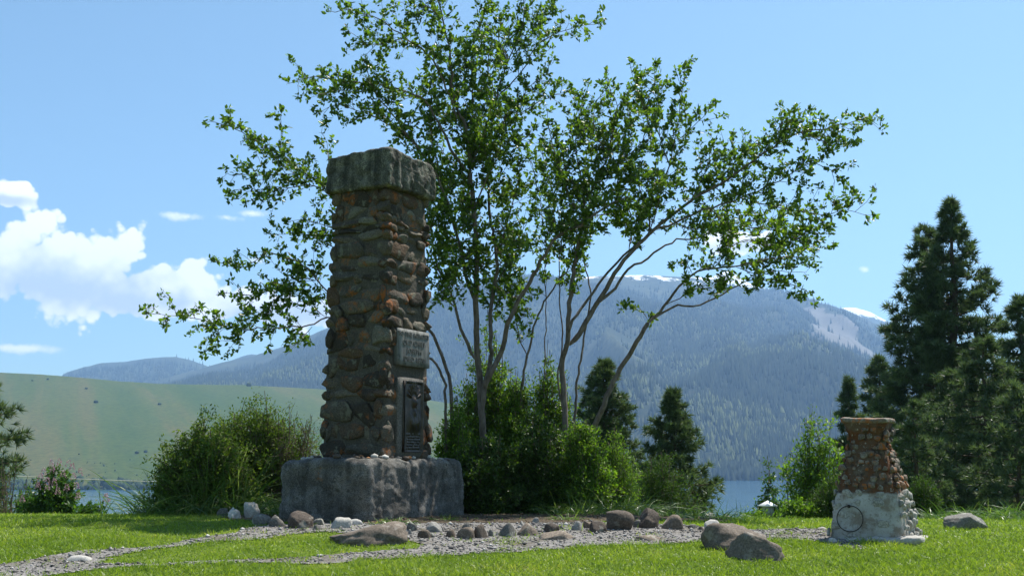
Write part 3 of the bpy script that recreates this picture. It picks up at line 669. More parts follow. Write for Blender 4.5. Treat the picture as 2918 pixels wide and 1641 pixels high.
m, t = new_mat('pedestal_body'); g = t.node('ShaderNodeNewGeometry'); pos = g.outputs['Position']; tcx = t.node('ShaderNodeTexCoord'); sp = t.node('ShaderNodeSeparateXYZ', ins={0: tcx.outputs['Object']})
n1 = t.noise(pos, 5, 6, .65); n2 = t.noise(pos, 30, 4, .7); n3 = t.noise(pos, 13, 5, .65)
up = t.ramp(n1, [(.3, (.075, .030, .015)), (.45, (.125, .052, .022)), (.56, (.11, .075, .05)), (.75, (.19, .16, .125))])
up = t.mix(t.smooth(n3, .54, .62), up, (.055, .04, .03)); up = t.mix(t.math('MULTIPLY', t.smooth(n2, .60, .68), .8), up, (.40, .38, .33))
lo_ = t.ramp(n1, [(.3, (.26, .24, .205)), (.5, (.38, .365, .33)), (.75, (.50, .485, .45))]); lo_ = t.mix(t.math('MULTIPLY', t.smooth(n2, .52, .68), .6), lo_, (.12, .10, .075)); lo_ = t.mix(t.math('MULTIPLY', t.smooth(t.noise(pos, 7, 6, .7), .47, .62), .65), lo_, (.17, .12, .075))
zz = t.math('ADD', sp.outputs[2], t.math('MULTIPLY', t.math('SUBTRACT', n3, .5), .04))
b = principled(t, t.mix(t.smooth(zz, .405, .43), lo_, up), .9, .2, n2, .6, .015); t.l.new(b.outputs[0], t.out.inputs[0]); M['pedestal_body'] = m
bod = ob('body', mesh_np('body', V, None, np.stack([i, j, j + NS, i + NS], -1).reshape(-1, 4), True), m, ped); bod['label'] = 'mortar body, rusty orange above and whitewashed below'
M['ped_orange'] = stone_mat('ped_orange', [(0, (.075, .052, .038)), (.35, (.135, .105, .08)), (.75, (.20, .175, .14)), (1, (.29, .265, .225))], (.27, .25, .21), scale=9, speck=60, perobj=.4, orange=(.31, .095, .018), oscale=5, othr=(.47, .58))
M['ped_pale'] = stone_mat('ped_pale', [(0, (.22, .205, .18)), (.5, (.33, .315, .28)), (1, (.44, .42, .39))], (.22, .20, .16), scale=9, speck=60, perobj=.4)
SH_O = [s_.copy() for s_ in SHAPES[:5]]; SH_P = [s_.copy() for s_ in SHAPES[4:]]
for s_ in SH_O: s_.materials.clear(); s_.materials.append(M['ped_orange'])
for s_ in SH_P: s_.materials.clear(); s_.materials.append(M['ped_pale'])
z = .035; row = 0
while z < 1.03:
    low = z < .42; w = pw(z); st = .098 if low else .076; n_ = int(2 * w / st)
    for face in range(4):
        rz = face * math.pi / 2
        for k in range(n_ + 1):
            u = -w + 2 * w * (k + (.5 if row % 2 else .15)) / (n_ + .4) + rs.uniform(-.025, .025)
            if abs(u) > w - .012: continue
            if rs.random() < (.40 if low and face == 0 else .10): continue          # the plastered lower front shows few stones
            rad = st * rs.choice((.26, .36, .44, .52)); pr = rad * ((.26 if low else .40) if face in (0, 3) else .62)
            lx_, ly_ = u, -(w - .004 + (.012 if face in (1, 2) else 0)); o = stone(ped, lx_ * math.cos(rz) - ly_ * math.sin(rz), lx_ * math.sin(rz) + ly_ * math.cos(rz), z + rs.uniform(-.026, .026), rad, pr, rad * rs.uniform(.75, 1.0), rz, 'cobble', SH_P if low else SH_O)
    z += st * .93; row += 1
rim = ob('rim_slab', box_stone('rim_slab', .222, .222, .024, 41, 16, .02, .02, 6, None, .012), M['ped_orange'], ped, (0, 0, 1.065)); rim['label'] = 'thin flat stone slab topping the pedestal'
ft = ob('footing', box_stone('footing', .31, .40, .045, 45, 20, .04, .045, 4, None, .02), M['pale_rock'], ped, (.16, -.03, -.06)); ft['label'] = 'white concrete footing half sunk in the grass'
bpy_ring = bmesh.new()
RR, rr_ = .118, .0042; V = []; Qn = []
for a in range(40):
    for b_ in range(6):
        A, B = a / 40 * 2 * math.pi, b_ / 6 * 2 * math.pi; V.append(((RR + rr_ * math.cos(B)) * math.cos(A), rr_ * math.sin(B), (RR + rr_ * math.cos(B)) * math.sin(A)))
        Qn.append((a * 6 + b_, ((a + 1) % 40) * 6 + b_, ((a + 1) % 40) * 6 + (b_ + 1) % 6, a * 6 + (b_ + 1) % 6))
bpy_ring.free(); rx0, rz0 = -.135, .185
lean = math.atan2(pw(.06) - pw(.31), .25)
ring = ob('iron_ring', mesh_np('iron_ring', V, None, Qn, True), M['iron'], ped, (rx0, -pw(rz0) - .022, rz0), (-lean, 0, 0)); ring['label'] = 'thin black iron ring hanging flat on the lower front'
Vb, Tb = ICO[2]; ob('ring_bolt', mesh_np('ring_bolt', Vb * np.array([.016, .022, .016]), Tb, None, True), M['iron'], ped, (rx0 - .01, -pw(.30) - .012, rz0 + RR - .006))

# ------------------------------------------------------------------ loose rocks
def rock_at(x0, x1, y0, y1, mat, seed, label, name='rock', cat='rock', group=None, sub=3, depth=.8, rz=None, **kw):
    p = hit((x0 + x1) / 2, y1); k = F / (p[1] * math.cos(PITCH)); w, h = (x1 - x0) / k, (y1 - y0) / k; d = w * depth
    cy_ = p[1] + d * .45; z_ = gz(p[0], cy_)
    hh = max(h - (z_ - p[2]) * 0.6, h * .5)
    o = ob(name, rock_mesh(name, (w, d, hh + .05), seed, sub, **kw), M[mat], None, (p[0], cy_, z_ - .05), (0, 0, random.Random(seed).uniform(-.35, .35) if rz is None else rz))
    return tag(o, label, cat, group)
rock_at(920, 1162, 1480, 1557, 'boulder', 1, 'large flat-topped brown boulder lying beside the gravel path before the base block', 'boulder', 'boulder', sub=4, depth=.85, rz=-.12, block=.1, rough=.30, flat=.3, slope=-.62)
rock_at(2012, 2200, 1484, 1570, 'boulder', 2, 'big tan-grey boulder with a peaked top leaning over its low neighbour', 'boulder', 'boulder', sub=4, depth=.75, rz=.1, block=.1, rough=.28, slope=.3)
rock_at(2080, 2252, 1514, 1602, 'boulder', 15, 'low sloping tan-grey boulder in the lawn against a taller one', 'boulder', 'boulder', sub=4, depth=.7, rz=-.15, block=.1, rough=.26, slope=.3)
rock_at(2706, 2828, 1464, 1508, 'grey_rock', 4, 'lone grey ridge-backed boulder at the lawn edge below the pines', 'boulder', 'boulder', sub=4, depth=.7, block=.2, rough=.2)
rock_at(1729, 1810, 1457, 1512, 'brown_rock', 5, 'dark brown rounded boulder, biggest of the stone ring', 'boulder', 'boulder', sub=4, block=.55, rough=.1)
rock_at(1817, 1888, 1449, 1507, 'brown_rock', 6, 'dark pointed boulder beside the biggest stone of the ring', 'boulder', 'boulder', sub=4, block=.2, rough=.2)
rock_at(1888, 1952, 1468, 1510, 'tan_rock', 7, 'tan and brown boulder at the end of the stone ring', 'boulder', 'boulder', sub=3)
rock_at(690, 738, 1431, 1478, 'pale_rock', 8, 'taller white craggy rock in the grass beside the shrub', sub=4, block=.1, rough=.42, freq=2.4)
rock_at(645, 682, 1446, 1480, 'pale_rock', 9, 'smaller white craggy rock in the grass beside the shrub', sub=4, block=.1, rough=.42, freq=2.4)
rock_at(613, 648, 1447, 1472, 'grey_rock', 10, 'grey stone half hidden in the grass next to two white rocks')
rock_at(582, 605, 1432, 1450, 'pale_rock', 11, 'small white rock tucked under the leafy shrub')
rock_at(713, 768, 1464, 1496, 'grey_rock', 12, 'smooth dark grey stone beside the taller white craggy rock', block=.4)
rock_at(762, 815, 1468, 1503, 'grey_rock', 13, 'grey stone in shade next to the granite block corner')
rock_at(812, 886, 1458, 1507, 'brown_rock', 14, 'large dark stone in shade against the granite base block', sub=4, block=.4)
rock_at(880, 972, 1462, 1484, 'grey_rock', 16, 'flat bluish slab lying along the foot of the granite block', depth=.4, rz=-.2)
rock_at(888, 926, 1478, 1497, 'grey_rock', 17, 'rounded small grey stone between the dark stone and the white slabs')
rock_at(890, 911, 1495, 1512, 'grey_rock', 18, 'tiny grey cobble before the dark stone at the granite block')
rock_at(935, 1001, 1475, 1507, 'pale_rock', 19, 'bright white angular slab behind the flat-topped boulder', depth=.6, block=.5, rough=.2)
rock_at(986, 1032, 1479, 1497, 'pale_rock', 20, 'narrow white slab touching the flat-topped boulder', depth=.6)
rock_at(159, 250, 1586, 1602, 'pale_rock', 21, 'flat white stone sunk in the gravel path', depth=.7, flat=.1, rough=.08)
rock_at(2010, 2060, 1482, 1512, 'pale_rock', 22, 'white rock just behind the peaked tan-grey boulder')
rock_at(2005, 2042, 1453, 1470, 'pale_rock', 23, 'white rock in tall grass beside the bushy pine')
rock_at(2060, 2090, 1461, 1473, 'pale_rock', 24, 'low white rock in grass at the brow above the lake', flat=.1)
rock_at(2332, 2362, 1501, 1509, 'pale_rock', 25, 'flat white stone at the gravel end near the pedestal', flat=.1)
rock_at(2363, 2390, 1533, 1547, 'pale_rock', 26, 'little white stone at the pedestal foot')
rock_at(1534, 1640, 1515, 1540, 'tan_rock', 27, 'low flat tan slab lying at the gravel edge of the ring', depth=.6, flat=.1, rough=.08)
rock_at(1815, 1885, 1526, 1542, 'tan_rock', 28, 'nearly buried tan stone in the middle of the gravel', flat=.05, rough=.08)
G = 'cobbles edging the planting bed'
ring_list = [(1150, 1190, 1488, 1514, 'grey_rock', 'grey cobble touching the flat-topped boulder'), (1159, 1176, 1508, 1525, 'light_rock', 'tiny white cobble at the end of the flat-topped boulder'),
    (1214, 1260, 1488, 1518, 'light_rock', 'long pale cobble lying behind the small brown one near the flat-topped boulder'), (1188, 1228, 1510, 1535, 'brown_rock', 'small brown cobble between the flat-topped boulder and the upright tan block'), (1222, 1240, 1518, 1533, 'grey_rock', 'tiny grey cobble touching the brown one near the flat-topped boulder'), (1264, 1298, 1508, 1533, 'brown_rock', 'flat brown cobble just before the upright tan block'),
    (1300, 1353, 1504, 1537, 'tan_rock', 'upright tan block in the edging cobbles'), (1316, 1346, 1491, 1511, 'grey_rock', 'grey cobble perched behind the upright tan block'), (1345, 1392, 1496, 1535, 'brown_rock', 'almost black round cobble in the edging'), (1390, 1412, 1508, 1530, 'grey_rock', 'small grey cobble between the black round one and the upright smooth one'),
    (1423, 1474, 1491, 1532, 'grey_rock', 'upright smooth grey cobble in the edging'), (1474, 1535, 1491, 1528, 'tan_rock', 'wide cracked tan cobble in the edging'), (1475, 1500, 1484, 1498, 'light_rock', 'little pale cobble behind the wide cracked tan cobble'), (1513, 1538, 1474, 1491, 'light_rock', 'pale cobble set back in the litter behind the wide cracked tan cobble'),
    (1549, 1596, 1489, 1518, 'brown_rock', 'brown cobble between two grass tufts by the low flat tan slab'), (1627, 1668, 1486, 1514, 'light_rock', 'pale cobble behind the low flat tan slab'), (1679, 1732, 1486, 1520, 'brown_rock', 'angular brown cobble touching the biggest dark boulder'), (1661, 1694, 1484, 1507, 'tan_rock', 'pinkish tan cobble behind the angular brown one'), (1806, 1833, 1481, 1505, 'grey_rock', 'grey cobble wedged between the two dark boulders'),
    (1246, 1266, 1500, 1516, 'grey_rock', 'tiny grey cobble behind the long pale one'), (1408, 1426, 1514, 1528, 'light_rock', 'tiny pale cobble touching the upright smooth grey cobble'), (1595, 1612, 1496, 1510, 'grey_rock', 'tiny grey cobble behind the brown cobble by the grass tufts'), (1960, 1990, 1494, 1508, 'grey_rock', 'small grey cobble trailing after the tan and brown boulder'), (1990, 2012, 1500, 1512, 'brown_rock', 'small brown cobble between the tan and brown boulder and the peaked boulder')]
for k, (a, b_, c_, d_, mm, lb) in enumerate(ring_list):
    col_ = {'grey_rock': 'grey', 'brown_rock': 'brown', 'light_rock': 'pale', 'tan_rock': 'tan'}[mm]
    rock_at(a, b_, c_, d_, mm, 60 + k, lb, 'cobble', 'cobble', 'cobbles edging the planting bed', sub=3, block=.35, rough=.12)

# ------------------------------------------------------------------ the multi-stemmed trees behind the monument
BR = {}
def limb(tree, pts, y0, y1, r0, r1=.004, leaf=.35, side=1.0):
    BR.setdefault(tree, []).append((pts, y0, y1, r0, r1, leaf, side))
Y_ = 14.3
# clump A, rising beside the pillar
limb('A', [(1380, 1475), (1376, 1300), (1373, 1184), (1368, 1110), (1360, 998), (1356, 849), (1360, 737), (1350, 594), (1340, 493)], Y_, Y_, .052, .030, .62)
limb('A', [(1340, 493), (1334, 384), (1292, 273), (1279, 128), (1262, 51), (1240, -15), (1225, -90)], Y_, 13.7, .028, .006, .0)
limb('A', [(1345, 480), (1345, 380), (1347, 278), (1345, 192), (1352, 110), (1380, 40), (1398, -40)], Y_, 14.9, .018, .005, .0)
limb('A', [(1374, 1170), (1380, 1100), (1397, 1028), (1396, 886), (1412, 812), (1416, 737), (1400, 648), (1391, 540), (1396, 455), (1398, 400), (1416, 278), (1450, 171), (1488, 85), (1492, 0), (1490, -70)], Y_, 15.1, .034, .005, .45)
limb('A', [(1372, 1200), (1377, 1120), (1397, 1061), (1431, 998), (1453, 909), (1498, 823), (1535, 756), (1566, 702), (1597, 667), (1659, 640), (1722, 592), (1790, 560)], Y_, 13.7, .045, .012, .7)
limb('A', [(1351, 1020), (1330, 976), (1315, 931), (1300, 879), (1271, 812), (1245, 756), (1234, 715), (1230, 648), (1215, 560)], Y_, 13.6, .026, .005, .35)
limb('A', [(1300, 879), (1263, 838), (1241, 815), (1215, 790), (1190, 740)], 14.1, 13.5, .016, .005, .1)
limb('A', [(1356, 864), (1327, 783), (1304, 671), (1277, 582), (1249, 512), (1198, 427), (1134, 350), (1070, 265), (1040, 190)], Y_, 13.6, .028, .005, .35)
limb('A', [(1304, 671), (1270, 560), (1240, 440), (1225, 350), (1228, 250), (1215, 170)], 14.1, 14.6, .016, .004, .2)
limb('A', [(1339, 491), (1300, 453), (1275, 397), (1245, 346), (1211, 290), (1168, 265), (1091, 243), (984, 231), (899, 218), (835, 235)], Y_, 13.4, .022, .004, .25)
limb('A', [(1091, 243), (1030, 262), (975, 258), (920, 268)], 13.8, 13.3, .008, .003, .0)
limb('A', [(1304, 340), (1270, 250), (1232, 171), (1155, 107), (1070, 51), (1000, 28), (955, 36)], 14.1, 13.3, .018, .004, .25)
limb('A', [(1155, 107), (1110, 120), (1060, 130), (1010, 100)], 13.7, 13.2, .008, .003, .1)
limb('A', [(1198, 427), (1155, 384), (1083, 342), (1023, 316), (965, 300), (916, 318)], 13.8, 13.3, .012, .003, .1)
limb('A', [(1262, 51), (1220, 20), (1180, 30), (1150, 10)], 13.7, 13.3, .008, .003, .0)
limb('A', [(1416, 278), (1480, 215), (1530, 130), (1600, 90), (1660, 75), (1695, 70)], 14.9, 14.5, .012, .003, .2)
limb('A', [(1400, 400), (1470, 300), (1520, 240), (1560, 200)], 14.9, 14.3, .010, .003, .1)
limb('A', [(1398, 420), (1450, 350), (1520, 300), (1580, 270), (1618, 262)], 15.0, 14.6, .012, .003, .1)
limb('A', [(1350, 594), (1400, 480), (1430, 400), (1440, 330)], 14.3, 13.7, .014, .004, .2)
limb('A', [(1356, 760), (1300, 690), (1260, 650), (1225, 640)], 14.3, 13.9, .012, .004, .1)
limb('A', [(1416, 737), (1450, 620), (1475, 520), (1480, 430)], 14.6, 14.2, .014, .004, .1)
limb('A', [(1405, 830), (1440, 760), (1470, 690), (1500, 640)], 14.6, 15.3, .012, .004, .1)
limb('A', [(1392, 900), (1420, 860), (1445, 800), (1450, 740)], 14.5, 15.3, .010, .004, .0)
limb('A', [(1345, 540), (1290, 470), (1255, 420), (1240, 400)], 14.3, 14.9, .010, .004, .1)
limb('A', [(1455, 171), (1520, 90), (1560, 30), (1590, -10)], 15.0, 15.4, .010, .004, .1)
for q in ([(1350, 594), (1300, 560), (1265, 520)], [(1391, 540), (1440, 560), (1490, 540)], [(1396, 455), (1350, 420), (1310, 430)], [(1400, 648), (1450, 680), (1490, 700)], [(1356, 700), (1310, 760), (1285, 830)],
          [(1360, 780), (1420, 700), (1440, 640)], [(1340, 480), (1380, 380), (1400, 300)], [(1334, 384), (1290, 340), (1250, 290)], [(1292, 273), (1330, 200), (1320, 120)], [(1398, 400), (1460, 420), (1510, 380)], [(1416, 278), (1390, 200), (1400, 130)],
          [(1277, 582), (1240, 600), (1215, 660)], [(1304, 671), (1330, 620), (1320, 550)], [(1412, 812), (1460, 850), (1480, 890)], [(1327, 783), (1290, 740), (1250, 700)], [(1450, 171), (1420, 110), (1440, 50)]):
    limb('A', q, 14.3, 14.3 + .9 * math.sin(q[2][0] * 1.7), .010, .004, .05)
# clump B
for q in ([(1659, 636), (1600, 640), (1540, 600)], [(1671, 575), (1620, 500), (1600, 420)], [(1700, 510), (1760, 470), (1800, 420)], [(1850, 666), (1880, 560), (1870, 480)], [(1904, 620), (1960, 650), (2010, 650)], [(1728, 450), (1780, 380), (1790, 300)],
          [(1745, 380), (1690, 400), (1640, 360)], [(1792, 715), (1800, 640), (1780, 560)], [(1857, 590), (1820, 540), (1810, 470)], [(2036, 533), (2080, 560), (2140, 520)], [(2090, 500), (2110, 440), (2160, 400)], [(1966, 575), (2030, 600), (2080, 690)]):
    limb('B', q, 14.2, 14.2 + .8 * math.sin(q[2][0] * 1.3), .010, .004, .05)
limb('B', [(1620, 1475), (1614, 1320), (1612, 1222), (1606, 1091), (1599, 1035), (1614, 983), (1625, 849), (1636, 756), (1648, 686), (1659, 636)], Y_, Y_, .050, .024, .75)
limb('B', [(1659, 636), (1671, 575), (1700, 510), (1728, 450), (1745, 380), (1760, 300), (1740, 262)], Y_, 13.9, .020, .004, .0)
limb('B', [(1665, 600), (1655, 500), (1640, 420), (1650, 340), (1672, 262)], Y_, 14.8, .014, .004, .0)
limb('B', [(1621, 983), (1655, 946), (1684, 894), (1710, 849), (1767, 757), (1817, 699), (1850, 666), (1904, 620), (1966, 575), (2036, 533), (2090, 500), (2173, 440), (2276, 378), (2380, 362), (2483, 331)], Y_, 13.5, .038, .004, .5)
limb('B', [(2173, 440), (2200, 390), (2240, 340), (2290, 318)], 13.8, 13.6, .009, .003, .1)
limb('B', [(2276, 378), (2340, 400), (2400, 420), (2425, 410)], 13.7, 13.5, .008, .003, .0)
limb('B', [(1705, 864), (1759, 815), (1792, 765), (1829, 744), (1891, 703), (1933, 682), (1986, 680), (2040, 655), (2098, 637), (2181, 624)], 14.2, 14.7, .022, .004, .55)
limb('B', [(1858, 657), (1933, 632), (1995, 599), (2057, 583), (2121, 559), (2173, 538), (2235, 508), (2292, 470), (2354, 478), (2424, 533)], 13.9, 13.4, .018, .003, .4)
limb('B', [(2121, 559), (2163, 580), (2250, 595), (2349, 611), (2400, 600), (2458, 611)], 13.7, 13.3, .010, .003, .1)
limb('B', [(2181, 624), (2160, 690), (2222, 703), (2285, 674), (2334, 645)], 14.5, 14.0, .009, .003, .3)
limb('B', [(2098, 637), (2150, 650), (2220, 660), (2290, 690), (2345, 703)], 14.6, 14.1, .008, .003, .2)
limb('B', [(1614, 1300), (1636, 1190), (1642, 1120), (1647, 1054), (1662, 979), (1669, 924), (1684, 849), (1681, 812), (1666, 756), (1660, 700), (1672, 620), (1690, 540)], Y_ + .2, 15, .022, .005, .7)
limb('B', [(1616, 975), (1632, 914), (1684, 844), (1738, 769), (1792, 715), (1846, 666), (1857, 590), (1909, 470), (1930, 357), (1945, 253), (1955, 190)], 14.2, 14.6, .022, .004, .45)
limb('B', [(1909, 470), (1885, 400), (1870, 300), (1865, 205)], 14.4, 14.0, .010, .003, .1)
limb('B', [(1885, 400), (1840, 320), (1815, 250), (1800, 205)], 14.2, 13.8, .009, .003, .1)
limb('B', [(1930, 400), (1975, 360), (2005, 330), (2022, 308)], 14.5, 14.2, .008, .003, .1)
limb('B', [(1966, 575), (2000, 510), (2050, 440), (2075, 410)], 13.9, 14.4, .010, .003, .1)
limb('B', [(1606, 1180), (1590, 1073), (1604, 968), (1595, 868), (1595, 756), (1600, 690), (1590, 600), (1560, 500), (1545, 430)], Y_, 14.9, .014, .004, .55)
limb('B', [(1728, 450), (1700, 380), (1690, 320), (1720, 262)], 14.1, 13.5, .010, .003, .0)
limb('B', [(1659, 636), (1620, 560), (1590, 470), (1570, 400), (1560, 330)], Y_, 13.7, .014, .004, .1)
limb('B', [(1700, 510), (1780, 450), (1830, 400), (1850, 340)], 14.2, 13.6, .012, .004, .0)
limb('B', [(1690, 560), (1760, 540), (1820, 500), (1880, 520)], 14.2, 13.6, .010, .004, .0)
limb('B', [(1672, 620), (1740, 610), (1790, 640), (1830, 620)], 14.5, 13.9, .010, .004, .0)
# stems between the two clumps
limb('E', [(1490, 1475), (1487, 1300), (1487, 1129), (1491, 1073), (1509, 998), (1524, 924), (1554, 856), (1591, 801), (1621, 756), (1640, 690), (1660, 600)], Y_ + .5, 14.9, .030, .006, .75)
limb('E', [(1545, 1475), (1550, 1200), (1553, 1000), (1556, 886), (1555, 780), (1554, 700), (1545, 620), (1530, 520), (1505, 440)], Y_ + .5, 15.2, .014, .004, .6)
limb('E', [(1505, 1020), (1480, 960), (1470, 870), (1480, 800)], Y_ + .5, 15, .010, .004, .2)
# the leaning stem
limb('C', [(1650, 1475), (1665, 1330), (1688, 1233), (1722, 1147), (1760, 1065), (1792, 1013), (1825, 956), (1846, 922)], Y_ + .2, 14.1, .044, .028, 1.0)
limb('C', [(1846, 922), (1891, 873), (1933, 819), (1974, 782), (2024, 765), (2098, 761), (2140, 748), (2222, 732), (2297, 732)], 14.1, 13.6, .022, .004, .4)
limb('C', [(1850, 918), (1924, 871), (1949, 873), (1995, 869), (2057, 840), (2115, 806), (2181, 798), (2243, 806), (2301, 831)], 14.1, 13.5, .018, .004, .4)
limb('C', [(2030, 763), (2049, 748), (2069, 715), (2110, 690), (2180, 680), (2240, 690)], 13.9, 14.3, .010, .003, .1)
limb('C', [(1846, 910), (1825, 881), (1792, 864)], 14.1, 13.9, .006, .003, .5, .5)
limb('C', [(1974, 782), (1955, 740), (1960, 770)], 14.0, 13.8, .006, .003, .2, .6)
limb('C', [(2098, 761), (2160, 780), (2220, 770), (2280, 775)], 13.9, 13.6, .008, .003, .1)
limb('C', [(1891, 873), (1935, 850), (1990, 820), (2050, 800)], 14.0, 13.7, .008, .003, .3, .8)
# the two stems that pass behind the pillar
limb('D', [(1290, 1475), (1288, 1250), (1282, 1095), (1263, 1028), (1241, 968), (1222, 938), (1150, 850), (1080, 740), (1000, 630), (943, 557), (899, 513), (836, 475), (778, 431), (711, 392), (662, 363), (614, 349)], Y_, 13.6, .034, .004, .62)
limb('D', [(940, 552), (894, 528), (827, 535), (769, 533), (711, 547), (686, 540)], 13.8, 13.4, .009, .003, .1)
limb('D', [(890, 505), (841, 494), (749, 499), (657, 499)], 13.8, 13.5, .008, .003, .1)
limb('D', [(840, 478), (802, 430), (800, 370), (800, 335)], 13.7, 13.6, .006, .003, .5, .7)
limb('D', [(940, 540), (938, 470), (933, 426), (923, 388)], 13.9, 13.9, .006, .003, .6, .6)
limb('D', [(1060, 720), (990, 670), (950, 649), (875, 629), (836, 629)], 13.9, 13.6, .010, .003, .3)
limb('D', [(1080, 760), (990, 730), (943, 697), (875, 668), (788, 668)], 13.9, 13.6, .010, .003, .4, .7)
limb('D', [(1160, 870), (1040, 860), (938, 832), (899, 794), (865, 755), (798, 726), (759, 721), (720, 750), (682, 765), (633, 750)], 14.0, 13.5, .018, .003, .42, .8)
limb('D', [(899, 800), (850, 790), (778, 823), (720, 840), (662, 837)], 13.8, 13.4, .009, .003, .0)
limb('D', [(930, 835), (880, 850), (820, 830), (770, 870), (740, 900)], 13.8, 13.3, .008, .003, .1)
limb('D', [(1275, 1475), (1272, 1250), (1267, 1095), (1245, 1047), (1222, 1017), (1100, 950), (1000, 920), (933, 905), (885, 929), (827, 934), (711, 936), (633, 927), (566, 910), (479, 898), (440, 895)], Y_, 13.4, .026, .003, .68)
limb('D', [(640, 928), (604, 950), (602, 982)], 13.6, 13.4, .005, .002, .2, .7)
limb('D', [(890, 930), (870, 950), (841, 980)], 13.7, 13.5, .006, .003, .2)
limb('D', [(720, 936), (690, 950), (660, 985)], 13.6, 13.4, .005, .002, .2)
limb('D', [(930, 905), (900, 880), (880, 850)], 13.7, 13.5, .006, .002, .1)
TREE_LABEL = {'A': 'tallest multi-stemmed broadleaf tree, its trunks rising just behind the pillar', 'B': 'broadleaf tree with forked trunk and long limbs sweeping out towards the pines',
    'E': 'slim broadleaf stems standing between the two big forked trees', 'C': 'broadleaf tree leaning hard over towards the lake with a bare lower trunk', 'D': 'broadleaf tree whose two thin stems slant behind the stone pillar'}
LF = {'A': 1.0, 'B': 1.0, 'E': .9, 'C': .9, 'D': 1.0}
rt = np.random.default_rng(21)
def perp(tan, rg):
    r = rg.normal(size=3); r -= tan * (r @ tan); return r / (np.linalg.norm(r) + 1e-9)
for key, lst in BR.items():
    b0 = np.array(P(*lst[0][0][0], lst[0][1])); b0[2] = gz(b0[0], b0[1])
    root = thing('broadleaf_tree', TREE_LABEL[key], 'tree', tuple(b0), 0, 'multi-stemmed trees behind the monument')
    wood, leaf = Acc(), Acc(); LP, LA = [], []
    for (pts, y0, y1, r0, r1, lf, side) in lst:
        px = np.array(pts, float); cum = np.concatenate([[0], np.cumsum(np.hypot(*np.diff(px, axis=0).T))]); cum /= cum[-1]
        W3 = np.array([P(x, y, y0 + (y1 - y0) * c_ ** 1.2 + .05 * math.sin(9 * c_ + x)) for (x, y), c_ in zip(px, cum)])
        if pts[0][1] >= 1470: W3[0, 2] = gz(W3[0, 0], W3[0, 1]) - .05
        L = np.linalg.norm(np.diff(W3, axis=0), axis=1).sum(); n = max(6, int(L / .10)); S = sample_poly(W3, n)
        S[1:-1] += rt.normal(size=(n - 2, 3)) * .008
        tt = np.linspace(0, 1, n); rad = r0 + (r1 - r0) * tt ** .8
        rad[0] *= 1.0 if pts[0][1] >= 1470 else .45; wood.tube(S - b0, rad, 8 if r0 > .02 else 5)
        tans = unit(np.gradient(S, axis=0))
        ns = int(L * (1 - lf) * 17 * side * LF[key]) + 2
        for q in range(ns):
            k = lf + (1 - lf) * (q + rt.random()) / ns; i0 = min(int(k * (n - 1)), n - 1)
            st = S[i0]; ta = tans[i0]; pr = perp(ta, rt)
            if q == ns - 1: st, d, ln = S[-1], ta, .14
            else: d = unit(ta * rt.uniform(.35, 1.0) + pr * .8 + np.array([0, 0, .22])); ln = rt.uniform(.12, .50) * (1.15 - .5 * k) * (1 if side >= 1 else .8)
            mid = st + d * ln * .5 + rt.normal(size=3) * .02; en = st + d * ln + np.array([0, 0, .06]) * rt.normal() + rt.normal(size=3) * .02
            wood.tube(np.array([st, mid, en]) - b0, np.array([.0045, .0034, .002]), 3)
            nt = 2 + int(ln * 8)
            for z_ in range(nt):
                f = (z_ + 1) / nt; o_ = st + (en - st) * f if f > .5 else st + (mid - st) * f * 2
                d2 = unit(d * .6 + perp(d, rt) * .9 + np.array([0, 0, .15])); l2 = rt.uniform(.03, .12); e2 = o_ + d2 * l2 if z_ < nt - 1 else en
                if z_ < nt - 1: wood.tube(np.array([o_, (o_ + e2) / 2 + rt.normal(size=3) * .006, e2]) - b0, .0018, 3)
                m_ = rt.integers(6, 12)
                for _ in range(m_):
                    LP.append(e2 - d2 * rt.random() * .06 + rt.normal(size=3) * .014); LA.append(d2 * .5 + rt.normal(size=3) * .75 + np.array([0, 0, .1]))
    LP, LA = np.array(LP) - b0, np.array(LA); n = len(LP)
    ln = rt.uniform(.034, .082, n); leaves(leaf, LP, LA, ln, ln * .62, True, .35, rt)
    ob('trunk', wood.mesh('trunk', True), M['bark'], root)
    cr = ob('crown', leaf.mesh('crown'), M['leaf'], root); cr['kind'] = 'stuff'
print('tree leaves done')

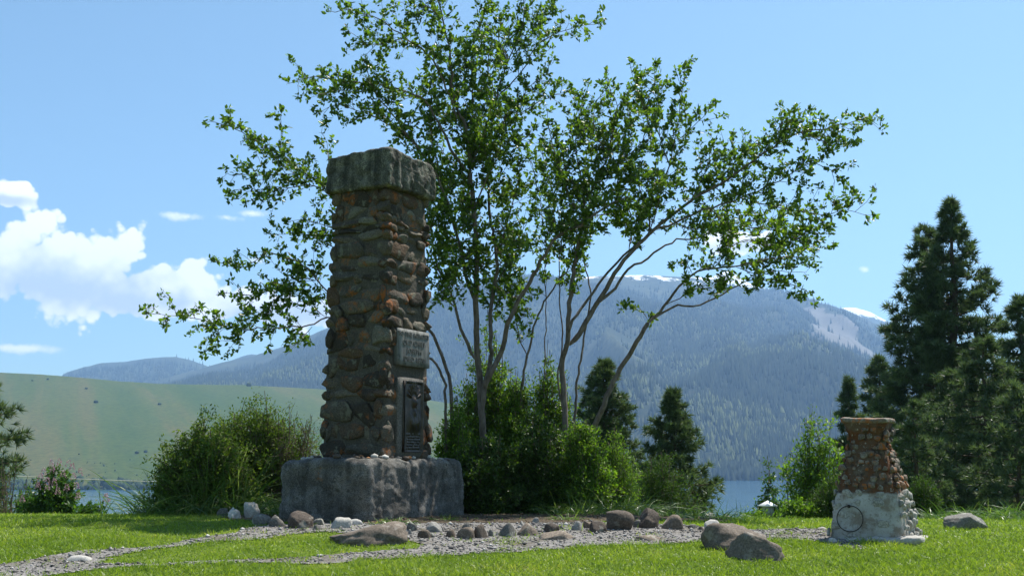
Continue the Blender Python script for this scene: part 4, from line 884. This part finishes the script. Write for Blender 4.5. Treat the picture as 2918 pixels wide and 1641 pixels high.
# ------------------------------------------------------------------ pines
def pine(px, py_top, Y, width_px, label, seed, crown=.12, mat='needle', dens=1.0, taper=.85, nl=.16, full=.6, group='ponderosa pines', name='pine_tree', top_px=None, thick=None, round_=.0):
    rg = np.random.default_rng(seed); b0 = on_ground(px, Y); tp = P(px if top_px is None else top_px, py_top, Y); Hh = tp[2] - b0[2]; Rm = width_px / F * Y * .5 * 1.28
    root = thing(name, label, 'tree', tuple(b0), 0, group); wood, nd = Acc(), Acc()
    lean = (tp - b0) / Hh
    tr = np.array([lean * Hh * k / 14 + np.array([.03, .03, 0]) * rg.normal(size=3) * (0 < k < 14) for k in range(15)]); r0 = thick or Hh * .018
    wood.tube(tr, r0 * (1 - np.linspace(0, 1, 15)) ** .8 + .012, 8)
    NP, NA = [], []
    nb = int(Hh / .30 * 5 * dens); WH = min(.55, max(.16, Hh * .045))
    for q in range(nb):
        k = crown + (1 - crown) * ((q + rg.random()) / nb) ** .92
        k = min(.995, round(k * Hh / WH) * WH / Hh + rg.normal() * WH * .3 / Hh) if k < .93 else k; k = max(k, crown)
        z = Hh * k; shape = min(1.0, (1 - k) / full) ** taper * (1 - .25 * max(0, .3 - k) / .3)
        R_ = Rm * shape * rg.choice((.45, .65, .85, 1.0, 1.12), p=(.2, .2, .25, .2, .15)) + .06
        a = q * 2.4 + rg.uniform(-.5, .5); o = lean * z; ris = rg.uniform(-.05, .5) * (.4 + .8 * k)
        d = np.array([math.cos(a), math.sin(a), ris * .6]); e = o + d * R_ + np.array([0, 0, .25 * R_ * ris])
        mid = o + d * R_ * .5 - np.array([0, 0, .06 * R_])
        br = sample_poly(np.array([o, mid, e]), 6); wood.tube(br, np.linspace(.010 + .010 * R_, .005, 6), 4)
        nt = int(5 + R_ * 16)
        for s_ in range(nt):
            f = .30 + .70 * ((s_ + rg.random()) / nt) ** .75; p = br[min(int(f * 5), 4)] + (br[min(int(f * 5) + 1, 5)] - br[min(int(f * 5), 4)]) * (f * 5 - int(f * 5))
            sd = rg.normal(size=3) * np.array([1, 1, .5]); off = sd * .22 * R_ * (1.2 - f) * min(1, 1.2 / (R_ + .3)) * 1.3
            q2 = p + off; NP.append(q2); NA.append(unit(d * .6 + unit(off) * .6 + np.array([0, 0, .45])))
    NP.append(lean * Hh * .985); NA.append(np.array([0, 0, 1.]))
    NP, NA = np.array(NP), np.array(NA); K = 18
    pos = np.repeat(NP, K, 0); ax = np.repeat(NA, K, 0) * .75 + rg.normal(size=(len(pos), 3)) * .62
    pos = pos + ax * .0; at = np.clip(np.repeat(rg.random(len(NP)), K) * .75 + rg.random(len(pos)) * .25, 0, 1)
    needles(nd, pos, ax, rg.uniform(.6, 1.1, len(pos)) * nl, nl * .11 + .006, rg, at)
    ob('trunk', wood.mesh('trunk', True), M['pine_bark'], root); c_ = ob('crown', nd.mesh('crown'), M[mat], root); c_['kind'] = 'stuff'
    return root
pine(2712, 572, 31, 300, 'tallest dark pine with a narrow spire top beyond the pedestal', 1, .06, dens=.95, taper=.9, nl=.25, top_px=2708, full=.46)
pine(2655, 650, 32, 230, 'second tall pine merging with the tallest one on its lake side', 2, .10, dens=.85, taper=.6, nl=.26, top_px=2640, full=.45)
pine(2806, 965, 25, 290, 'bushy mid-height pine standing before the tallest pine', 3, .0, dens=1.15, taper=.7, nl=.20, full=.6)
pine(2905, 850, 28, 190, 'pine with sparse pointed top beside the bushy mid-height pine', 4, .08, taper=.6, nl=.23, full=.6)
pine(2895, 1110, 22, 230, 'low dark pine filling the lawn edge under the sparse-topped pine', 14, .0, dens=1.15, taper=.55, nl=.18, full=.6)
pine(2712, 1060, 27, 250, 'dark low pine directly under the tallest pine crown', 15, .0, dens=1.15, taper=.6, nl=.20, full=.6)
pine(2605, 1150, 22, 170, 'young pine just behind the pedestal', 5, .04, taper=.7, nl=.16, full=.7)
pine(2418, 1080, 36, 110, 'small pointed pine rising behind the leafy saplings', 6, .1, taper=.8, nl=.24, dens=.9, full=.5)
pine(2506, 1020, 38, 150, 'slender pine between the saplings and the tall pines', 7, .1, taper=.7, nl=.26, dens=1.0, full=.45)
pine(1722, 1030, 26, 200, 'dense dark columnar pine behind the leaning tree', 8, .0, dens=2.8, taper=.72, nl=.16, full=.55)
pine(1918, 1115, 23, 275, 'broad bushy pine with a spire top beside the open lake view', 9, .0, dens=2.3, taper=.95, nl=.17, full=.8)
pine(-62, 1075, 22, 230, 'dark pine at the lawn edge above the lilac', 10, .12, dens=1.0, taper=.5, nl=.18, full=.6)

# ------------------------------------------------------------------ shrubs
DENSE = 2.3
def bush(px0, px1, py_top, Y, label, seed, leafmat='dark_leaf', n=5000, lsz=(.022, .04), depth=.8, stems=26, name='shrub', lw=.55, fill=.35, group=None, wood='twig', base_px=None, tilt=.2, six=False, spike=.25, low=.0, woodr=.007, dense=None, tw=1.0, upb=.3):
    """shrub: stems fanning from its foot, twigs along them and leaves on the twigs"""
    rg = np.random.default_rng(seed); b0 = on_ground((px0 + px1) / 2 if base_px is None else base_px, Y); k = Y / F; tp = P((px0 + px1) / 2, py_top, Y)
    rx, rz = (px1 - px0) * k / 2, (tp[2] - b0[2]); ry = rx * depth; c = np.array([P((px0 + px1) / 2, 1400, Y)[0] - b0[0], 0, 0])
    root = thing(name, label, 'shrub', tuple(b0), 0, group); wd, lf = Acc(), Acc(); LP, LA = [], []
    per = max(1, int(n * (DENSE if dense is None else dense) / (stems * 14)))
    for s_ in range(stems):
        a = rg.uniform(0, 2 * math.pi); rr = math.sqrt(rg.random()); hz_ = rg.uniform(low, 1.0)
        w_ = math.sqrt(max(0, 1 - max(0, hz_ - .45) ** 2 / .31)) ; rad = rr ** .6
        e = c + np.array([math.cos(a) * rx * rad * w_, math.sin(a) * ry * rad * w_, rz * (hz_ * (1 + .1 * rg.normal() * spike * 2))]) * np.array([1, 1, 1 - .28 * rad ** 2])
        s0 = np.array([rg.normal() * rx * .18, rg.normal() * ry * .18, -.03]) + c * .3 + np.array([math.cos(a) * rx * .25, math.sin(a) * ry * .25, 0]) * rad
        mid = (s0 + e) / 2 + np.array([0, 0, rz * tilt * .5]) * rg.random() + rg.normal(size=3) * .05 * rx
        S = sample_poly(np.array([s0, mid, e]), 8); wd.tube(S, np.linspace(woodr, .003, 8), 4)
        d0 = unit(e - s0)
        for q in range(14):
            f = fill + (1 - fill) * (q + rg.random()) / 14; p = S[min(int(f * 7), 7)]; d = unit(d0 * .5 + rg.normal(size=3) * .8 + np.array([0, 0, upb])); ln = tw * rg.uniform(.06, .24) * min(1.2, rx * 1.1 + .2)
            en = p + d * ln; wd.tube(np.array([p, (p + en) / 2 + rg.normal(size=3) * .01, en]), .0022, 3)
            m_ = per; fr = rg.random((m_, 1)) ** .7
            LP.append(p + (en - p) * fr + rg.normal(size=(m_, 3)) * .035); LA.append(d * .5 + rg.normal(size=(m_, 3)) * .8 + np.array([0, 0, .2]))
    LP, LA = np.concatenate(LP), np.concatenate(LA); g0 = LP[:, 2] > .01; LP, LA = LP[g0], LA[g0]; ln = rg.uniform(*lsz, len(LP)); leaves(lf, LP, LA, ln, ln * lw, six, .4, rg)
    ob('stem', wd.mesh('stem', True), M[wood], root); f_ = ob('foliage', lf.mesh('foliage'), M[leafmat], root); f_['kind'] = 'stuff'; return root
def tall_grass(px, Y, w, h, n, label, seed, width=.011, droop=(.2, 1.1), name='tall_grass_clump', group='tall grass clumps', mat='tall_grass', spread=.45):
    rg = np.random.default_rng(seed); b0 = on_ground(px, Y); ac = Acc()
    pos = np.stack([rg.normal(size=n) * w * .4, rg.normal(size=n) * w * .35, np.full(n, -.01)], 1); pos[:, 2] += ground(pos[:, 0] + b0[0], pos[:, 1] + b0[1]) - b0[2]
    ax = np.stack([rg.normal(size=n) * spread + pos[:, 0] * .35 / w, rg.normal(size=n) * spread, np.full(n, 1.)], 1)
    blades(ac, pos, ax, h * rg.uniform(.45, 1.05, n), width * rg.uniform(.6, 1.2, n), rg.uniform(*droop, n), 5, rg)
    root = thing(name, label, 'grass', tuple(b0), 0, group); o = ob('blades', ac.mesh('blades'), M[mat], root); o['kind'] = 'stuff'; return root

# the big shrub beside the base block, with coarse grass growing through it
bush(430, 720, 1165, 13.4, 'low leafy side of the big shrub mass, grown through with coarse grass', 31, 'fine_leaf', 26000, (.03, .062), .7, 140, lw=.5, fill=.2, low=.0, tw=1.6, upb=.0, spike=.1)
bush(560, 900, 1085, 14.2, 'big fine-leaved shrub with brown twiggy branches reaching to the pillar', 32, 'fine_leaf', 32000, (.024, .05), .7, 150, lw=.55, fill=.4, low=.25, spike=.15, tw=1.5, upb=.0)
bush(740, 935, 1105, 14.0, 'bare grey-brown twiggy bush squeezed between shrub and base block', 33, 'fine_leaf', 2600, (.016, .03), .8, 70, lw=.5, fill=.35, low=.2, spike=.3, woodr=.009, tw=1.9, upb=.0)
tall_grass(690, 13.0, .7, .75, 260, 'tall coarse grass clump behind the two white craggy rocks', 41)
tall_grass(560, 13.2, .9, .95, 300, 'tall coarse grass clump growing through the big shrub', 42, .014)
tall_grass(480, 13.5, .6, .9, 200, 'tall arching grass at the lake end of the big shrub', 43, .012)
tall_grass(640, 13.2, .5, 1.35, 60, 'few very tall pale reedy grass stalks above the big shrub', 44, .018, (.1, .5), spread=.18)
tall_grass(795, 12.7, .5, .45, 160, 'short grass tuft by the granite block corner stones', 45)
# thicket under the trees
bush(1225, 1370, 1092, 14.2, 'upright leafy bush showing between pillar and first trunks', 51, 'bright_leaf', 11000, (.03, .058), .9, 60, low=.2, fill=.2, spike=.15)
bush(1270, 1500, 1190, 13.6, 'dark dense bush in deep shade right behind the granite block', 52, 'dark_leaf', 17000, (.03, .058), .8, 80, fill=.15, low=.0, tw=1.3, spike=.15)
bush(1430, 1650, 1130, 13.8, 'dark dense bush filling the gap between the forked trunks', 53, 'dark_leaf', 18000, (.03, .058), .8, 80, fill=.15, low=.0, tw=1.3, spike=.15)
bush(1385, 1580, 1000, 14.9, 'tall bright leafy bush climbing among the tree trunks', 54, 'bright_leaf', 14000, (.03, .06), .8, 70, low=.35, tw=1.4, spike=.2)
bush(1490, 1660, 930, 15.1, 'thin leafy bush reaching high between the forked trunks', 57, 'leaf', 8000, (.03, .062), .8, 50, low=.35, tw=1.4)
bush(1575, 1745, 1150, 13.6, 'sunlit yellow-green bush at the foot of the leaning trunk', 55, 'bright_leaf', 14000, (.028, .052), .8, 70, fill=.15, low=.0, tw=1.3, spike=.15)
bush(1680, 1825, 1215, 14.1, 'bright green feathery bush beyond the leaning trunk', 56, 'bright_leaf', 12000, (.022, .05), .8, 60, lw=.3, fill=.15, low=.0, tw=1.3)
bush(1270, 1490, 830, 15.2, 'airy leafy shoots rising behind the first trunks beside the pillar', 58, 'leaf', 9000, (.035, .07), .7, 46, low=.5, fill=.5, tw=1.7, dense=1.3)
tall_grass(1765, 13.4, .7, .85, 260, 'arching tall grass hanging over from the bright bush', 61, .010, (.5, 1.3))
tall_grass(1640, 12.9, .5, .45, 160, 'short grass tuft at the sunlit bush foot', 62)
tall_grass(1940, 12.7, .9, .28, 260, 'low green grass tuft behind the ring boulders', 63, .010)
tall_grass(2050, 13.2, .7, .42, 160, 'loose seeding grass at the brow above the lake', 64, .008)
tall_grass(1610, 11.7, .16, .22, 70, 'small grass tuft between the edging cobbles', 65, .009)
tall_grass(1130, 11.2, .25, .16, 90, 'small weed tuft at the end of the flat-topped boulder', 66, .016)
tall_grass(2860, 13.6, 1.0, .5, 420, 'tall grass behind the lone grey boulder', 67, .012)
tall_grass(2700, 13.8, .7, .38, 200, 'tall grass between pedestal and lone grey boulder', 68, .011)
tall_grass(1270, 11.6, .22, .16, 60, 'small yellowish tuft among the edging cobbles', 69, .009)
# juniper and saplings
bush(1800, 1990, 1240, 18, 'yellow-green feathery juniper before the broad bushy pine', 71, 'juniper', 15000, (.03, .07), .9, 70, lw=.28, fill=.25, low=.05)
bush(2300, 2440, 1350, 15.5, 'yellow-green juniper bush at the pedestal', 72, 'juniper', 12000, (.025, .06), .8, 60, lw=.28, fill=.2, low=.05)
bush(2590, 2690, 1320, 16, 'yellow-green juniper behind the sunny edge of the pedestal', 73, 'juniper', 8000, (.025, .06), .8, 45, lw=.28, fill=.2, low=.05)
bush(2215, 2450, 1130, 17, 'tall open sapling with thin pale stems beside the pedestal', 74, 'bright_leaf', 7000, (.045, .08), .6, 40, 'sapling', fill=.4, low=.4, spike=.5, dense=1.0, tw=1.6)
bush(2135, 2255, 1315, 18.6, 'small upright poplar sapling standing before the lake', 75, 'lilac_leaf', 3200, (.05, .08), .7, 20, 'sapling', fill=.3, low=.35, spike=.7, dense=1.2, tw=1.2)
bush(2215, 2345, 1415, 15.5, 'low leafy bush along the brow below the saplings', 76, 'bright_leaf', 6000, (.03, .055), .6, 50, fill=.2, low=.1)
bush(2110, 2185, 1452, 15.6, 'small low bush on the brow under the white-roofed box', 77, 'bright_leaf', 2500, (.03, .055), .6, 24, fill=.2, low=.1)
# lilac, dead brush
li = bush(75, 240, 1310, 17.5, 'lilac bush with pink blossom heads at the lawn edge', 81, 'lilac_leaf', 7000, (.05, .085), .8, 46, 'lilac_bush', fill=.25, low=.1)
li2 = bush(215, 315, 1408, 16.8, 'low lilac sprout with one pink blossom', 82, 'lilac_leaf', 2200, (.05, .085), .8, 24, 'lilac_bush', fill=.25, low=.05)
rl = np.random.default_rng(5)
for par, pts, Yb in ((li, [(146, 1322), (170, 1318), (195, 1322), (125, 1345), (150, 1340), (205, 1332), (115, 1360), (135, 1372), (180, 1352), (210, 1360), (218, 1385), (190, 1390), (165, 1400), (222, 1415), (135, 1390), (64, 1425), (108, 1385), (228, 1345), (155, 1375)], 17.0), (li2, [(308, 1430), (300, 1422), (302, 1418)], 16.6)):
    for (x, y) in pts:
        q = P(x, y, Yb + rl.uniform(-.2, .3)) - np.array(par.location); ac = Acc(); n = 46
        u = rl.random(n); rr_ = .036 * (1 - u * .75); a = rl.uniform(0, 6.28, n); pos = np.stack([np.cos(a) * rr_, np.sin(a) * rr_, u * .11 - .04], 1)
        leaves(ac, pos, np.stack([np.cos(a), np.sin(a), rl.normal(size=n)], 1), .020, .020, False, .2, rl); ob('blossom', ac.mesh('blossom'), M['blossom'], par, q)
bush(-60, 120, 1250, 19, 'dry grey-brown brush between the dark pine and the lilac', 83, 'fine_leaf', 1500, (.02, .035), .8, 60, 'dry_brush', fill=.3, low=.1, woodr=.012)
bush(40, 130, 1330, 18.5, 'leafy green bush tucked behind the lilac', 84, 'lilac_leaf', 2500, (.04, .07), .8, 30, fill=.2, low=.1)

# ------------------------------------------------------------------ wires, the little white roof
def cable(p0, p1, r, label, sag=.15):
    S = np.array([p0 + (p1 - p0) * k / 24 - np.array([0, 0, sag * 4 * (k / 24) * (1 - k / 24)]) for k in range(25)]); c = S.mean(0); a = Acc(); a.tube(S - c, r, 6)
    return tag(ob('cable', a.mesh('cable', True), M['cable'], None, c), label, 'cable', None)
M['cable'] = simple('cable', (.42, .41, .37), .6, .3)
M['pole'] = bark_mat('pole', (.09, .07, .055), (.2, .17, .13))
cp0, cp1 = P(-420, 1328, 46), P(640, 1377, 46)
cable(cp0, cp1, .020, 'pale utility cable strung above the far shore, upper of the two', .1)
dp0, dp1 = P(-420, 1437, 46), P(640, 1445, 46)
cable(dp0, dp1, .014, 'thin lower utility cable just above the lawn edge', .06)
for k, (q, lb) in enumerate(((cp0, 'wooden cable post beyond the dark pine'), (cp1, 'wooden cable post hidden behind the big shrub'))):
    zb = gz(q[0], q[1]); pr_ = thing('cable_post', lb, 'post', (q[0], q[1], zb)); a = Acc(); hgt = q[2] - zb + .18
    a.tube(np.array([[0, 0, -.1], [0, 0, hgt * .5], [0, 0, hgt]]), np.array([.09, .08, .07]), 10); ob('pole', a.mesh('pole', True), M['pole'], pr_)
    b_ = Acc(); b_.tube(np.array([[-.35, 0, 0], [0, 0, 0], [.35, 0, 0]]), .035, 6); ob('crossarm', b_.mesh('crossarm', True), M['pole'], pr_, (0, 0, hgt - .15))
hb = P(2188, 1442, 17); zb = gz(hb[0], hb[1]); M['white_paint'] = simple('white_paint', (.78, .78, .76), .6, .3, 0, 20, .05); M['box_wall'] = simple('box_wall', (.34, .36, .36), .7, .2, 0, 20)
hr = thing('birdhouse', 'small box with a white pyramid roof on a post beyond the brow', 'birdhouse', (hb[0], hb[1], zb), R(25)); zt = (hb[2] - zb) / .45; hr.scale = (.45, .45, .45)
a = Acc(); a.tube(np.array([[0, 0, -.1], [0, 0, zt * .5], [0, 0, zt - .30]]), .04, 8); ob('post', a.mesh('post', True), M['pole'], hr)
ob('box', box_stone('box', .15, .15, .16, 3, 2, .008, 0), M['box_wall'], hr, (0, 0, zt - .30))
w_ = .235; Vr = np.array([[-w_, -w_, 0], [w_, -w_, 0], [w_, w_, 0], [-w_, w_, 0], [-w_, -w_, -.03], [w_, -w_, -.03], [w_, w_, -.03], [-w_, w_, -.03], [0, 0, .17]])
ob('roof', mesh_np('roof', Vr, [[0, 1, 8], [1, 2, 8], [2, 3, 8], [3, 0, 8]], [[4, 5, 1, 0], [5, 6, 2, 1], [6, 7, 3, 2], [7, 4, 0, 3], [7, 6, 5, 4]]), M['white_paint'], hr, (0, 0, zt + .03))

# far bushes dotting the moraine, and the scrub along its shore
M['far_bush'] = foliage_mat('far_bush', [(0, (.022, .036, .018)), (.6, (.04, .06, .025)), (1, (.075, .10, .04))], .15, (1.2, 1.3, .7), .9, .05)
def far_bush(px, tt, size, seed, lb=None):
    u = tan_of(px, 1200)[0]; x, y, z = (float(v[0]) for v in MOR.at(np.array([u]), np.array([tt]))); rg = np.random.default_rng(seed); ac = Acc()
    V, T = ICO[2]; V = V * (1 + .35 * fbm(V * 2 + seed, 3, seed))[:, None] * np.array([1, 1, .8]); ac.add(V * size + np.array([0, 0, size * .5]), T, None, rg.random())
    return tag(ob('hillside_bush', ac.mesh('hillside_bush'), M['far_bush'], None, (x, y, z)), lb or 'small dark lone bush on the open moraine slope', 'bush', 'lone bushes on the moraine')
for k, (px, tt, s_, lb) in enumerate([(128, .93, 2.2, 'dark bush just under the moraine crest, bigger of two near each other'), (240, .84, 2.4, 'dark bush high on the moraine above the largest slope bush'), (270, .67, 3.2, 'largest dark bush on the open middle of the moraine slope'),
        (452, .68, 2.8, 'dark bush standing alone mid-slope between largest slope bush and big shrub'), (705, .985, 4.5, 'bush standing on the moraine crest line above the big shrub'), (84, .9, 1.8, 'tiny dark bush just under the moraine crest'),
        (395, .21, 2.6, 'bigger bush of a close pair low on the moraine'), (420, .22, 2.2, 'smaller bush of a close pair low on the moraine'), (640, .5, 2.2, 'little bush on the moraine right above the big shrub top')]): far_bush(px, tt, s_, 200 + k, lb)
def shore_scrub(name, slope, n, u0, u1, t0, t1, smin, smax, label, seed):
    rg = np.random.default_rng(seed); u = rg.uniform(u0, u1, n); tt = t0 + (t1 - t0) * rg.random(n) ** 1.8; x, y, z = slope.at(u, tt); V, T = ICO[1]; ac = Acc()
    for k in range(n):
        s_ = rg.uniform(smin, smax) * (1.0 if tt[k] < .05 else .5); ac.add(V * (1 + .3 * rg.normal(size=(len(V), 1)) * .6) * np.array([s_ * .7, s_ * .7, s_ * rg.uniform(.8, 1.5)]) + np.array([x[k], y[k], z[k] + s_ * .35]), T, None, .4 + .6 * rg.random())
    return tag(ob(name, ac.mesh(name), M['far_bush'], None), label, 'scrub', kind='stuff')
shore_scrub('shore_scrub', MOR, 420, -.52, .0, .008, .045, 3.0, 6.5, 'band of green scrub along the shore under the moraine', 9)
shore_scrub('slope_scrub', MOR, 170, -.52, .0, .045, .2, 1.2, 2.8, 'scattered low scrub at the foot of the moraine', 10)

# ------------------------------------------------------------------ lawn grass, gravel stones
ag = Acc(); rg = np.random.default_rng(77)
def lawn(n, y0, y1, half, hmin, hmax, wdt, seg):
    y = y0 + (y1 - y0) * rg.random(n); x = rg.uniform(-half, half, n) * y
    dens = fbm2(x * 1.3, y * 1.3, 3, 90)
    gr = is_gravel(x, y) | is_bed(x, y); keep = ~gr | (rg.random(n) < np.where(x < -1.2, .05, .012)) | ((fbm2(x * 2.2, y * 3.5, 4, 55) > .26) & ~is_bed(x, y) & (rg.random(n) < .45))
    keep &= dens > -.75
    d = np.hypot((x - MX) * math.cos(YAW) + (y - MY) * math.sin(YAW), 0); x, y, dens = x[keep], y[keep], dens[keep]; n = len(x)
    lx_ = (x - CR[0]) * math.cos(YAW) + (y - CR[1]) * math.sin(YAW); ly_ = -(x - CR[0]) * math.sin(YAW) + (y - CR[1]) * math.cos(YAW); k2 = ~((np.abs(lx_) < .36) & (np.abs(ly_) < .36)); x, y, dens = x[k2], y[k2], dens[k2]; n = len(x)
    clump = .75 + .5 * smooth01((fbm2(x * 5, y * 5, 2, 92) + .5))
    pos = np.stack([x, y, ground(x, y) - .004], 1); ax = np.stack([rg.normal(size=n) * .42, rg.normal(size=n) * .42, np.ones(n)], 1)
    instrip = inside(STRIP, x, y); h = rg.uniform(hmin, hmax, n) * clump * (1 + .3 * dens) * np.where(instrip, .7, 1)
    blades(ag, pos, ax, h, wdt * rg.uniform(.7, 1.3, n), rg.uniform(.1, .8, n), seg, rg)
lawn(105000, 7.6, 10.2, .54, .035, .085, .0065, 2)
lawn(110000, 10.2, 15.8, .54, .03, .075, .0085, 2)
tag(ob('lawn_grass', ag.mesh('lawn_grass'), M['lawn_grass']), 'bright green short lawn grass', 'grass', kind='stuff')
ap = Acc(); n = 30000; x = rg.uniform(-7.5, 4.6, n); y = rg.uniform(7.6, 12.6, n); k = is_gravel(x, y) & ~is_bed(x, y); x, y = x[k], y[k]; n = len(x)
Vo = np.array([[1, 0, 0], [-1, 0, 0], [0, 1, 0], [0, -1, 0], [0, 0, 1], [0, 0, -1.]]); To = np.array([[0, 2, 4], [2, 1, 4], [1, 3, 4], [3, 0, 4], [2, 0, 5], [1, 2, 5], [3, 1, 5], [0, 3, 5]])
s_ = rg.uniform(.005, .014, n) * (1 + 1.0 * (rg.random(n) < .05)); a = rg.uniform(0, 6.28, n); sh = Vo[None] * (s_[:, None, None] * np.stack([rg.uniform(.8, 1.6, n), rg.uniform(.7, 1.2, n), rg.uniform(.4, .8, n)], 1)[:, None, :]) + rg.normal(size=(n, 6, 3)) * s_[:, None, None] * .18
ca, sa = np.cos(a)[:, None], np.sin(a)[:, None]; sh = np.stack([sh[..., 0] * ca - sh[..., 1] * sa, sh[..., 0] * sa + sh[..., 1] * ca, sh[..., 2]], -1)
ap.add((sh + np.stack([x, y, ground(x, y) + .008 + s_ * .3], 1)[:, None, :]).reshape(-1, 3), (To[None] + (np.arange(n) * 6)[:, None, None]).reshape(-1, 3), None, np.repeat(rg.random(n), 6))
m, t = new_mat('gravel_stone'); at_ = t.node('ShaderNodeAttribute', attribute_name='rnd'); c = t.ramp(at_.outputs['Fac'], [(0, (.07, .066, .064)), (.5, (.17, .16, .15)), (.85, (.31, .295, .28)), (1, (.50, .48, .45))]); b = principled(t, c, .85, .25); t.l.new(b.outputs[0], t.out.inputs[0])
tag(ob('gravel', ap.mesh('gravel'), m), 'loose grey gravel stones on the path', 'gravel', kind='stuff')
# leaf litter on the planting bed
al = Acc(); n = 5000; x = rg.uniform(-3.2, 2.5, n); y = rg.uniform(11, 14.5, n); k = is_bed(x, y); x, y = x[k], y[k]; n = len(x)
leaves(al, np.stack([x, y, ground(x, y) + .018], 1), rg.normal(size=(n, 3)) * np.array([1, 1, .15]), rg.uniform(.02, .05, n), .02, False, .8, rg)
M['litter'] = foliage_mat('litter', [(0, (.05, .036, .022)), (.6, (.13, .10, .065)), (1, (.26, .21, .14))], .1, (1, 1, 1), .9, .1)
tag(ob('leaf_litter', al.mesh('leaf_litter'), M['litter']), 'dry brown leaf litter under the thicket', 'litter', kind='stuff')

# ------------------------------------------------------------------ the blue air over the lake valley
HZ = (-6700.0, 6700.0, -450.0, 7000.0, -70.0, 1260.0)
V = [(HZ[i], HZ[2 + j], HZ[4 + k]) for i in (0, 1) for j in (0, 1) for k in (0, 1)]
m, t = new_mat('haze_air'); pv = t.node('ShaderNodeVolumePrincipled'); pv.inputs['Color'].default_value = (.39, .63, 1.0, 1); pv.inputs['Density'].default_value = 1.25e-4; pv.inputs['Anisotropy'].default_value = .25
t.l.new(pv.outputs[0], t.out.inputs['Volume'])
tag(ob('haze', mesh_np('haze', V, None, [[0, 1, 3, 2], [4, 6, 7, 5], [0, 4, 5, 1], [2, 3, 7, 6], [0, 2, 6, 4], [1, 5, 7, 3]]), m), 'thin blue haze hanging over lake and mountains', 'haze', kind='stuff')
print('objects', len(bpy.data.objects), 'tris', sum(sum(len(p.vertices) - 2 for p in me.polygons) if len(me.polygons) < 2000 else len(me.polygons) * 2 for me in bpy.data.meshes))
